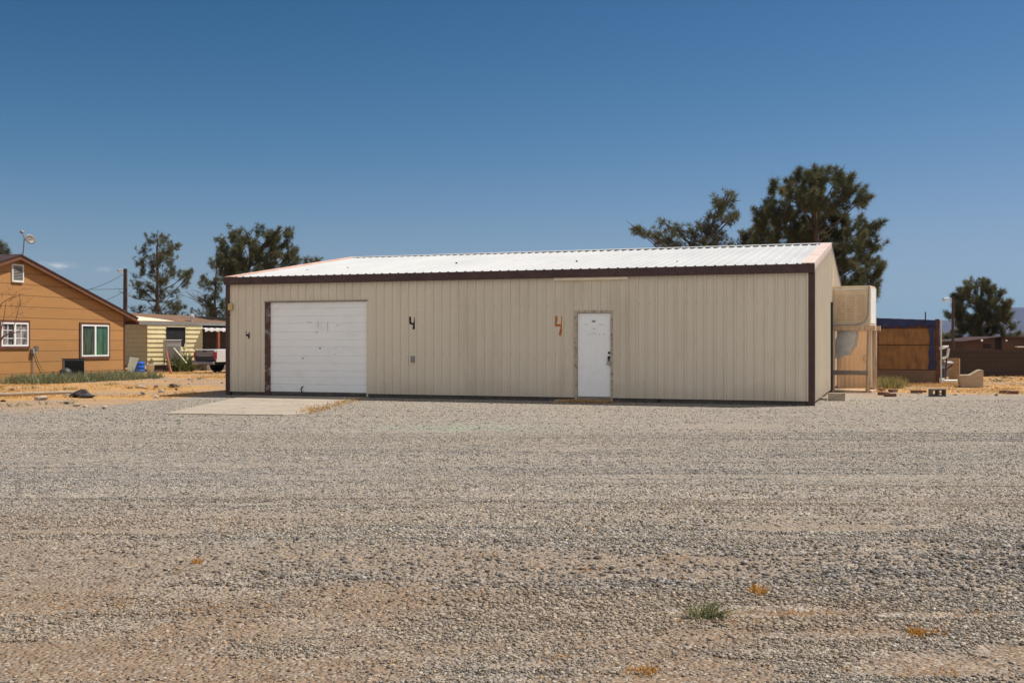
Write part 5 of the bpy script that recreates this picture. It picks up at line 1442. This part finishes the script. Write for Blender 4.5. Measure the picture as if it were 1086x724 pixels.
def pine(px, d_, trunk, blobs, lab, dens=70, seed=1, bare=0, tr=0.16, name='pine_tree', group='pines behind the buildings', fl=0.17, olive=1.0, cat='tree', depthk=0.8, grow=1.0):
    """trunk: photo points from base up; blobs: (px,py,rx,ry) clumps of the crown in photo px at distance d_"""
    rg = np.random.default_rng(seed); k = d_ / FOC
    x0 = at(px, d_)
    root = empty(name, (x0, d_, 0), 0, lab, cat, group)
    tp = [Vector((at(a_, d_) - x0, 0, max(zat(b_, d_), -0.1))) for a_, b_ in trunk]
    mb = MB()
    H_ = tp[-1].z
    # smooth trunk
    pts = []
    for i in range(len(tp) - 1):
        for j in range(4): pts.append(tp[i].lerp(tp[i + 1], j / 4) + Vector((rg.normal(0, 0.03), rg.normal(0, 0.03), 0)))
    pts.append(tp[-1])
    mb.tube(pts, [tr * (1 - 0.85 * i / (len(pts) - 1)) for i in range(len(pts))], 8)
    xs_ = [at(b_[0], d_) - x0 for b_ in blobs]; cxm = (min(xs_) + max(xs_)) / 2; half = max(0.5, (max(xs_) - min(xs_)) / 2)
    VV = []; CCc = []; AX = []
    for (bx_, by_, rx, ry) in blobs:
        c = np.array([at(bx_, d_) - x0, 0.0, zat(by_, d_)]); rx *= k; ry *= k
        spread = half * depthk * math.sqrt(max(0.05, 1 - ((c[0] - cxm) / (half * 1.1)) ** 2))
        c[1] = rg.uniform(-1, 1) * spread
        rx *= 1.12 * grow; ry *= 1.15 * grow; rad = np.array([rx, max(0.3, min(rx, ry) * 1.0), ry])
        # limb from the trunk to the clump
        best = None
        zt = c[2] - 0.55 * (abs(c[0]) + abs(c[1])) - 0.15
        j = min(range(len(pts)), key=lambda i: abs(pts[i].z - zt) + 0.3 * abs(pts[i].x - c[0]))
        s_ = pts[j]; e_ = Vector(c)
        mid = s_.lerp(e_, 0.5) + Vector((0, 0, -0.12 * (e_ - s_).length * rg.uniform(0.2, 1.0)))
        rl = 0.014 + 0.008 * (e_ - s_).length
        if (e_ - s_).length > 0.25: mb.tube([s_, mid, e_, e_ + (e_ - mid) * 0.25], [rl, rl * 0.75, rl * 0.4, 0.008], 5, False)
        # sub clusters
        nsub = max(4, int(rx * ry * 3.1 * 9))
        sub = rg.normal(0, 1, (nsub, 3)); sub /= np.linalg.norm(sub, axis=1, keepdims=True); sub *= rg.uniform(0.25, 1.0, (nsub, 1)) ** 0.6
        area = 3.14 * rx * ry
        nt_ = int(dens * area * 2.6) + 16
        idx = rg.integers(0, nsub, nt_)
        pd = sub * np.array([0.7, 0.7, 0.45]) + np.array([0, 0, 0.55]) + rg.normal(0, 0.2, (nsub, 3)); pd /= np.linalg.norm(pd, axis=1, keepdims=True)
        tl = rg.uniform(-0.34, 0.50, (nt_, 1)) * min(1.0, 0.4 + rx)
        cl = c + sub[idx] * rad * 0.9 + pd[idx] * tl + rg.normal(0, 0.082, (nt_, 3)) * (1.15 - np.abs(tl) * 1.7) - np.array([0, 0, 0.14])
        ax = (sub[idx] * np.array([1, 1, 0.5]) + np.array([0, 0, 0.7])); ax /= np.linalg.norm(ax, axis=1, keepdims=True)
        for q in range(min(4, nsub)):
            ee = Vector(c + sub[q] * rad * 0.9)
            mb.tube([e_.lerp(s_, 0.2), e_.lerp(ee, 0.5) + Vector((0, 0, 0.03)), ee], [0.012, 0.009, 0.004], 4, False)
        tv = rg.random(nsub)[idx]; tv2 = rg.random(nt_)
        base = np.array([0.075, 0.082, 0.040]); lite = np.array([0.175, 0.175, 0.078]); brn = np.array([0.15, 0.10, 0.055])
        cc = base + (lite - base) * (tv * 0.65 + tv2 * 0.35)[:, None]
        bm_ = (rg.random(nt_) < 0.07 * olive); cc[bm_] = brn
        VV.append(cl); AX.append(ax); CCc.append(cc)
    for q in range(bare):       # dead lower branches
        z = rg.uniform(0.25, 0.62) * H_; j = min(range(len(pts)), key=lambda i: abs(pts[i].z - z)); s_ = pts[j]
        an = rg.uniform(0, 6.283); ln = rg.uniform(1.0, 2.4)
        e_ = s_ + Vector((math.cos(an) * ln, math.sin(an) * ln * 0.7, rg.uniform(0.2, 1.1)))
        m_ = s_.lerp(e_, 0.5) + Vector((0, 0, -0.15)); mb.tube([s_, m_, e_], [0.04, 0.026, 0.008], 5, False)
        for _ in range(4):
            f = rg.uniform(0.4, 0.95); b0 = s_.lerp(e_, f); b1 = b0 + Vector((rg.normal(0, 0.35), rg.normal(0, 0.35), rg.uniform(-0.15, 0.5))); mb.tube([b0, b0.lerp(b1, 0.5), b1], [0.014, 0.01, 0.004], 4, False)
    mb.build('trunk', M['bark'], root, smooth=True)
    V, F, C = tufts(np.concatenate(VV), np.concatenate(AX), rg, 17, fl * 1.3, 0.017, np.concatenate(CCc))
    np_mesh('crown', V, F, M['needles'], C, root)
    return root


def zoomed(ox, oy, sc, lst):
    return [(ox + a_ / sc, oy + b_ / sc, c_ / sc, d2 / sc) for a_, b_, c_, d2 in lst]


Z1 = lambda l: zoomed(120, 235, 6.585, l)
pine(166.5, 67, [(166.5, 394), (167, 340), (167, 300), (166.5, 262), (167, 246)], Z1([(315, 80, 28, 22), (300, 125, 45, 25), (340, 130, 25, 20), (225, 205, 40, 25), (290, 190, 35, 30), (360, 180, 40, 30), (412, 155, 20, 20), (205, 270, 40, 30), (260, 260, 40, 30), (340, 260, 45, 35), (400, 210, 25, 25), (440, 285, 45, 28), (190, 340, 45, 25), (250, 340, 40, 35), (360, 330, 45, 30), (420, 350, 40, 25), (175, 420, 35, 28), (240, 420, 45, 35), (320, 400, 40, 30), (390, 395, 40, 25), (520, 375, 40, 28), (545, 350, 20, 18), (490, 410, 35, 20), (165, 490, 30, 25), (230, 500, 50, 30), (300, 500, 40, 30), (380, 480, 30, 20), (375, 560, 45, 22), (430, 580, 45, 20), (180, 615, 50, 20), (260, 590, 45, 25), (340, 625, 50, 18), (430, 630, 40, 14)]),
     'tall airy pine behind the mobile home with visible trunk', 42, 3, bare=16)
pine(225, 64, [(226, 394), (227.5, 335), (229, 300), (230.5, 272)], Z1([(700, 280, 25, 22), (730, 310, 20, 25), (640, 390, 22, 18), (655, 440, 28, 22), (715, 420, 40, 28), (755, 400, 25, 30), (680, 510, 32, 20), (745, 500, 35, 28), (640, 560, 32, 20), (715, 575, 42, 28), (765, 580, 25, 28), (670, 630, 45, 22), (740, 640, 45, 25)]),
     'thin half-bare pine just left of the metal building', 44, 5, bare=10, tr=0.12)
Z3 = lambda l: zoomed(225, 230, 7.24, l)
pine(262, 60, [(262, 394), (260, 330), (262, 295), (268, 272), (285, 255), (300, 244)], Z3([(70, 180, 28, 25), (75, 225, 22, 28), (190, 115, 40, 22), (150, 145, 35, 18), (195, 180, 32, 35), (190, 240, 35, 35), (120, 280, 55, 35), (95, 335, 55, 32), (160, 360, 60, 35), (230, 270, 40, 40), (275, 215, 28, 25), (320, 180, 38, 28), (340, 225, 35, 25), (270, 320, 65, 50), (370, 125, 22, 28), (405, 150, 42, 30), (440, 180, 45, 30), (560, 90, 28, 35), (515, 135, 45, 28), (480, 170, 40, 25), (545, 190, 32, 20), (460, 230, 42, 30), (410, 270, 50, 40), (480, 290, 45, 35), (350, 310, 55, 45), (590, 275, 50, 24), (625, 255, 22, 18), (540, 310, 45, 25), (440, 340, 60, 40), (630, 345, 32, 20), (560, 375, 50, 25), (200, 400, 75, 30), (320, 395, 80, 35), (440, 395, 70, 25), (120, 440, 50, 40), (230, 460, 90, 40)]),
     'broad dense pine rising over the left end of metal building', 100, 7, tr=0.2, grow=1.08)
pine(333, 66, [(333, 394), (333, 330), (333, 276)], Z3([(722, 340, 16, 20), (735, 375, 20, 15), (785, 330, 16, 14), (812, 340, 24, 18), (780, 365, 30, 18), (745, 420, 50, 30), (800, 410, 40, 30), (770, 480, 60, 40)]),
     'short pine whose tip just clears the roof near its left end', 70, 9, tr=0.1)
Z5 = lambda l: zoomed(660, 195, 7.757, l)
lean = pine(742, 52, [(737, 398), (739, 330), (744, 272), (748, 255), (758, 233), (767, 217)], Z5([(835, 100, 30, 22), (760, 115, 26, 22), (800, 135, 35, 25), (760, 175, 40, 28), (830, 190, 45, 28), (905, 105, 18, 22), (880, 150, 28, 22), (680, 268, 36, 18), (740, 260, 35, 22), (800, 245, 42, 28), (860, 270, 38, 25), (895, 285, 28, 22), (936, 225, 11, 20), (915, 255, 20, 18), (610, 345, 32, 20), (670, 340, 42, 25), (740, 330, 40, 25), (800, 330, 40, 22), (545, 380, 32, 24), (600, 400, 45, 22), (680, 395, 50, 28), (760, 390, 50, 28), (800, 400, 32, 22), (795, 455, 42, 22), (720, 450, 45, 25), (590, 470, 36, 20), (640, 500, 55, 25), (720, 500, 50, 22), (790, 505, 40, 18), (880, 500, 36, 16),
     (100, 355, 16, 22), (130, 390, 28, 24), (185, 380, 36, 24), (215, 410, 30, 20), (270, 405, 38, 22), (330, 415, 32, 20), (370, 450, 38, 22), (290, 460, 28, 16), (430, 470, 38, 24), (360, 505, 30, 18), (450, 510, 45, 22), (520, 515, 32, 18), (338, 305, 14, 16), (385, 340, 32, 20), (440, 370, 36, 22), (490, 380, 36, 22), (410, 410, 20, 16)]),
     'leaning windswept pine with long left branch above roof', 42, 11, tr=0.15, depthk=0.35, grow=0.92)
mb = MB()
k_ = lambda X, Y: Vector((at(660 + X / 7.757, 52) - at(742, 52), 0.1, zat(195 + Y / 7.757, 52)))
mb.tube([k_(640, 640), k_(540, 590), k_(430, 530), k_(330, 460), k_(220, 410), k_(120, 385)], [0.10, 0.085, 0.065, 0.045, 0.03, 0.01], 6)
mb.tube([k_(600, 620), k_(560, 500), k_(480, 400), k_(400, 355), k_(345, 310)], [0.07, 0.05, 0.04, 0.025, 0.01], 6)
mb.build('limb', M['bark'], lean, smooth=True)
Z6 = lambda l: zoomed(780, 170, 4.524, l)
pine(866, 50, [(866, 398), (865, 320), (864, 260), (862, 215), (858, 185)], Z6([(310, 75, 45, 28), (395, 65, 45, 25), (450, 80, 30, 28), (350, 110, 50, 35), (420, 110, 45, 35), (495, 120, 28, 25), (480, 160, 35, 30), (205, 100, 24, 25), (235, 130, 25, 25), (240, 175, 40, 30), (310, 160, 60, 42), (390, 170, 60, 45), (450, 200, 45, 40), (540, 185, 36, 22), (575, 205, 25, 14), (160, 195, 32, 25), (135, 240, 22, 28), (190, 250, 40, 40), (260, 235, 60, 42), (340, 240, 70, 50), (430, 260, 60, 45), (510, 230, 40, 35), (560, 250, 35, 25), (600, 275, 40, 25), (150, 305, 35, 35), (220, 310, 55, 40), (300, 320, 70, 50), (400, 330, 70, 55), (490, 320, 60, 45), (560, 320, 50, 30), (640, 305, 40, 22), (665, 325, 20, 18), (180, 375, 50, 35), (270, 390, 65, 40), (370, 400, 70, 45), (470, 400, 65, 45), (550, 400, 55, 40), (610, 370, 40, 22), (665, 405, 40, 16), (630, 430, 40, 28), (560, 470, 65, 40), (500, 500, 55, 45), (630, 480, 32, 26), (590, 540, 60, 40), (520, 570, 50, 40), (650, 545, 30, 22), (560, 620, 60, 35), (620, 610, 38, 26), (672, 630, 18, 22), (500, 650, 60, 40), (600, 680, 60, 40)]),
     'biggest dense dark pine behind the right end of metal building', 100, 13, tr=0.3, fl=0.19, grow=1.04)
pine(796, 54, [(797, 398), (796, 320), (795, 250)], Z6([(38, 340, 15, 22), (50, 375, 20, 22), (82, 335, 14, 20), (95, 365, 18, 22), (75, 400, 35, 20), (115, 395, 28, 20), (60, 440, 40, 30), (110, 450, 40, 35), (80, 510, 60, 40)]),
     'small two-tipped pine at the left foot of the biggest dark pine', 75, 15, tr=0.1)
Z7 = lambda l: zoomed(985, 280, 5.56, l)
pine(1040, 70, [(1040, 391), (1040, 350), (1040, 320), (1041, 297)], Z7([(305, 100, 38, 16), (285, 130, 32, 20), (330, 130, 40, 22), (190, 140, 24, 18), (185, 170, 22, 20), (235, 170, 35, 25), (290, 180, 50, 32), (365, 165, 38, 20), (395, 165, 20, 14), (215, 220, 40, 32), (290, 235, 60, 40), (370, 225, 45, 32), (410, 235, 28, 24), (165, 245, 24, 22), (125, 290, 20, 14), (180, 295, 36, 30), (250, 300, 60, 40), (340, 300, 60, 42), (420, 275, 45, 26), (465, 280, 28, 18), (440, 310, 35, 24), (190, 360, 40, 35), (270, 370, 60, 40), (360, 370, 60, 40), (430, 355, 50, 28), (475, 360, 20, 14), (190, 420, 45, 30), (270, 430, 60, 35), (360, 425, 60, 30), (430, 405, 40, 25), (230, 470, 60, 30), (320, 475, 60, 30)]),
     'dense conical pine beyond the block wall at far right', 120, 17, tr=0.22, fl=0.2, grow=1.0)
pine(1001, 95, [(1001, 382), (1001, 352)], Z7([(70, 435, 18, 14), (100, 415, 24, 16), (125, 430, 22, 20), (95, 450, 40, 20)]), 'low far bush left of the right utility pole', 45, 19, name='bush', cat='bush', group='bushes beyond the wall', tr=0.06)
pine(1075, 100, [(1075, 382), (1075, 355)], Z7([(470, 425, 30, 12), (520, 422, 28, 10), (555, 425, 25, 9), (500, 440, 50, 14)]), 'low far bush right of the conical pine over the brown shed', 45, 21, name='bush', cat='bush', group='bushes beyond the wall', tr=0.06)
pine(-2, 62, [(-4, 398), (-4, 300), (-3, 258)], [(3, 260, 4, 3.5), (6, 266, 4, 4), (0, 263, 6, 6), (-6, 258, 6, 5), (-8, 268, 8, 6), (2, 273, 6, 5), (-5, 280, 9, 7), (-14, 275, 7, 7)], 'dark tree just showing over the orange house roof at far left', 80, 23, tr=0.15)
pine(212, 110, [(212, 385), (212, 330)], [(206, 333, 5, 2.5), (214, 331, 6, 3), (221, 333, 5, 2.5), (200, 336, 6, 2.5), (226, 336, 5, 3)], 'faint far tree over the mobile home roof between the two pines', 40, 25, tr=0.1, group='far trees at left')


# bare shrub in front of the orange house
d_ = 36.0; x0 = at(-8, d_)
root = empty('bare_shrub', (x0, d_, 0), 0, 'leafless twiggy shrub before the gridded window of the orange house', 'shrub')
mb = MB(); rg = np.random.default_rng(2)
bz = lambda px, py, dy=0.0: Vector((at(px, d_) - x0, dy, zat(py, d_)))
mb.tube([Vector((0, 0, 0)), bz(-6, 385), bz(-3, 366), bz(4, 356), bz(13, 353), bz(20, 352), bz(25, 345)], [0.06, 0.05, 0.035, 0.028, 0.02, 0.014, 0.006], 6)
mb.tube([bz(-4, 372), bz(-2, 345, -0.3), bz(6, 322, -0.3), bz(14, 316, -0.2), bz(24, 314, -0.2)], [0.03, 0.022, 0.014, 0.01, 0.005], 5)
mb.tube([bz(13, 353), bz(15, 335, 0.2), bz(17, 320, 0.3), bz(16, 310, 0.3)], [0.016, 0.012, 0.01, 0.005], 5)
mb.tube([bz(-4, 375), bz(0, 335, 0.3), bz(2, 318, 0.3)], [0.02, 0.014, 0.006], 5)
mb.build('stem', M['twig'], root)
mb = MB()
for _ in range(46):
    a_ = bz(rg.uniform(6, 30), rg.uniform(306, 336), rg.uniform(-0.3, 0.3)); b_ = a_ + Vector((rg.normal(0.1, 0.16), rg.normal(0, 0.1), rg.normal(0.02, 0.12)))
    mb.tube([a_, a_.lerp(b_, 0.5) + Vector((0, 0, 0.02)), b_], [0.006, 0.005, 0.003], 4, False)
mb.build('twig', M['twig'], root)['kind'] = 'stuff'


# weeds and straw
def grass(name, pts, hmin, hmax, wdt, cols, lab, cat, kind=None, blades=14, seed=0, group=None, spread=0.08, lean_=0.5):
    rg = np.random.default_rng(seed); n = len(pts)
    P0 = np.repeat(pts, blades, 0) + np.concatenate([rg.normal(0, spread, (n * blades, 2)), np.zeros((n * blades, 1))], 1)
    N = len(P0)
    h = rg.uniform(hmin, hmax, (N, 1)); dirs = np.concatenate([rg.normal(0, lean_, (N, 2)), np.ones((N, 1))], 1); dirs /= np.linalg.norm(dirs, axis=1, keepdims=True)
    side = np.cross(dirs, rg.normal(0, 1, (N, 3))); side /= np.linalg.norm(side, axis=1, keepdims=True)
    mid = P0 + dirs * h * 0.55; tip = P0 + dirs * h + np.concatenate([dirs[:, :2] * h * 0.35, np.zeros((N, 1))], 1)
    V = np.stack([P0 - side * wdt / 2, P0 + side * wdt / 2, mid + side * wdt * 0.4, mid - side * wdt * 0.4, tip], 1).reshape(-1, 3)
    base = (np.arange(N) * 5)[:, None]
    F = np.concatenate([base + np.array([0, 1, 2]), base + np.array([0, 2, 3]), base + np.array([3, 2, 4])], 0)
    ca, cb = np.array(cols[0]), np.array(cols[1]); f = rg.random((N, 1))
    C = np.repeat(ca + (cb - ca) * f, 5, 0)
    org = pts.mean(0) if kind != 'stuff' else np.zeros(3)
    org = np.array([org[0], org[1], 0.0])
    o = np_mesh(name, V - org, F, M['blades'], C); o.location = tuple(org)
    return tag(o, lab, cat, group, kind)


rg = np.random.default_rng(77)
GREEN = ((0.075, 0.095, 0.035), (0.17, 0.18, 0.075)); SAGE = ((0.12, 0.135, 0.07), (0.30, 0.30, 0.17)); STRAW = ((0.36, 0.20, 0.07), (0.62, 0.42, 0.19)); OLIVE = ((0.16, 0.15, 0.06), (0.34, 0.29, 0.12))
pts = []
for _ in range(330):
    px = rg.uniform(-10, 122); base = 1.0 if px < 84 else 0.55
    if rg.random() > base * (0.55 + 0.5 * math.sin(px * 0.22) ** 2): continue
    out = rg.uniform(0.5, 2.2); p = hpos(px, out); pts.append((p.x, p.y, 0))
pts2 = []
for px, py in ((183, 410), (181, 411), (122, 401), (140, 403), (95, 404), (166, 400), (30, 412), (70, 413), (210, 402), (150, 399), (118, 408), (60, 428), (8, 431), (930, 408), (1060, 405), (958, 409)):
    d_ = gd(py)
    for _ in range(3): pts2.append((at(px, d_) + rg.normal(0, 0.15), d_ + rg.normal(0, 0.2), 0))
grass('low_weeds', np.array(pts2), 0.04, 0.16, 0.016, SAGE, 'low green weeds dotted over the dirt field', 'weeds', 'stuff', 14, 6, spread=0.1, lean_=0.8)
grass('weeds', np.array(pts), 0.12, 0.48, 0.02, SAGE, 'row of green weeds along the foot of the orange house', 'weeds', 'stuff', 22, 1, spread=0.16)
pts = []
for _ in range(9000):
    x = rg.uniform(-26, -7.2); y = rg.uniform(22.5, 52)
    if x > -9.0 + (y - 29) * 0.34 and y > 28: continue
    if abs((x / y) * FOC + CX) > 1400: continue
    if rg.random() < float(sstep(0.42, 0.62, fbm(np.array([x * 0.28]), np.array([y * 0.5]), 41, 4))[0]) * 0.55 * float(1 - gravel_mask(np.array([x]), np.array([y]))[0]): pts.append((x, y, 0))
for _ in range(5000):
    x = rg.uniform(9.5, 28); y = rg.uniform(29.5, 45)
    if rg.random() < float(sstep(0.42, 0.62, fbm(np.array([x * 0.28]), np.array([y * 0.5]), 41, 4))[0]) * 0.5 * float(1 - gravel_mask(np.array([x]), np.array([y]))[0]): pts.append((x, y, 0))
for _ in range(260):        # straw at the foot of sheds, apron edge
    d_ = rg.uniform(34.5, 38); px = rg.uniform(930, 1020); pts.append((at(px, d_), d_, 0))
low = []
for _ in range(45):
    f = rg.random(); a_ = Vector((at(322, gd(438.5)), gd(438.5))); p = a_.lerp(Vector(P[3]), f); pts.append((p.x + rg.normal(0.05, 0.07), p.y + rg.normal(0, 0.08), 0))
for _ in range(60):
    f = rg.uniform(0.2, 1); p = Vector((BX, BY)) + BU * ft(590 + 62 * f) - BN * rg.uniform(0.35, 0.5); pts.append((p.x, p.y, 0))
for cx_, cy_, rx, ry, n_ in ((830, 645, 120, 3.5, 46), (1010, 648, 80, 3, 26), (760, 655, 60, 3, 10), (590, 697, 14, 3, 6), (620, 600, 60, 3, 8), (512, 586, 14, 2, 5), (700, 591, 60, 2, 8), (70, 640, 80, 8, 14), (250, 640, 60, 6, 8), (990, 712, 80, 6, 12), (900, 452, 60, 2, 16), (850, 446, 40, 2, 10)):
    for _ in range(n_):
        py = rg.normal(cy_, ry * 0.6); d_ = gd(py); px = rg.normal(cx_, rx * 0.55)
        low.append((at(px, d_), d_, 0.0))
low = np.array(low); low[:, 2] = ground_h(low[:, 0], low[:, 1])
grass('dry_stubble', low, 0.006, 0.028, 0.004, ((0.36, 0.16, 0.035), (0.58, 0.33, 0.10)), 'dry orange stubble in streaks across the gravel', 'grass', 'stuff', 12, 8, spread=0.035, lean_=1.3)
grass('dry_grass', np.array(pts), 0.03, 0.16, 0.012, STRAW, 'short dry yellow grass scattered over the dirt', 'grass', 'stuff', 9, 2, spread=0.12, lean_=0.9)
pts = []
for _ in range(60):
    d_ = rg.uniform(33.5, 36.5); pts.append((at(rg.uniform(926, 955), d_), d_, 0))
grass('green_weeds', np.array(pts), 0.1, 0.45, 0.02, OLIVE, 'yellow green weeds at the foot of the plywood shed', 'weeds', 'stuff', 16, 3, spread=0.12)
pts = []
for _ in range(16):
    x, y = mpos(rg.uniform(187, 200), rg.uniform(0.5, 1.4)); pts.append((x, y, 0))
o = grass('leafy_plant', np.array(pts), 0.4, 1.25, 0.07, GREEN, 'bushy green plant growing beside the grey window cooler', 'plant', None, 16, 4, spread=0.15)
# stray stones and rubble lying in the dirt at both sides
rb = MB(); rr_ = random.Random(5)
for _ in range(420):
    if rr_.random() < 0.55:
        y = rr_.uniform(23, 46); x = rr_.uniform(-0.47 * y - 2, -8.6 + max(0, y - 29) * 0.34)
    else:
        y = rr_.uniform(28, 44); x = rr_.uniform(0.285 * y + 1.2, 0.47 * y + 3)
    sz = 0.018 + 0.085 * rr_.random() ** 4
    rb.cur = 0 if rr_.random() < 0.6 else 1
    rb.rock((x, y, sz * 0.3), (sz * rr_.uniform(0.9, 1.6), sz, sz * rr_.uniform(0.5, 0.9)), rr_.randint(0, 9999), 1)
o = rb.build('rubble', [M['rock_white'], M['rock_dark']]); tag(o, 'stray stones and rubble strewn over the dirt', 'rubble', kind='stuff')
# tufts on the gravel
def tuft(px, py, n, h0, h1, cols, lab, seed, sp_, name):
    d_ = gd(py); p = np.array([[at(px, d_) + rg.normal(0, sp_), d_ + rg.normal(0, sp_), 0.0] for _ in range(n)])
    p[:, 2] = ground_h(p[:, 0], p[:, 1])
    return grass(name, p, h0, h1, 0.007, cols, lab, 'weed', None, 16, seed, spread=0.02, lean_=0.75)


tuft(747, 649, 9, 0.05, 0.13, ((0.12, 0.14, 0.06), (0.27, 0.27, 0.14)), 'small grey green weed tuft alone on the gravel', 31, 0.035, 'weed_tuft')
tuft(806, 629, 6, 0.02, 0.07, ((0.40, 0.18, 0.035), (0.62, 0.34, 0.09)), 'dry orange grass tuft up right of the green weed tuft', 32, 0.03, 'dry_tuft')
tuft(974, 667, 5, 0.02, 0.05, ((0.40, 0.18, 0.035), (0.60, 0.33, 0.09)), 'flat dry orange tuft at the lower right of the gravel', 33, 0.035, 'dry_tuft')
tuft(208, 593, 4, 0.02, 0.04, ((0.40, 0.20, 0.05), (0.60, 0.35, 0.11)), 'tiny dry orange tuft on the left gravel', 34, 0.018, 'dry_tuft')
tuft(680, 711, 4, 0.015, 0.03, ((0.40, 0.18, 0.035), (0.60, 0.33, 0.09)), 'dry orange tuft closest to the camera at bottom centre', 35, 0.04, 'dry_tuft')

scene.cycles.use_denoising = True
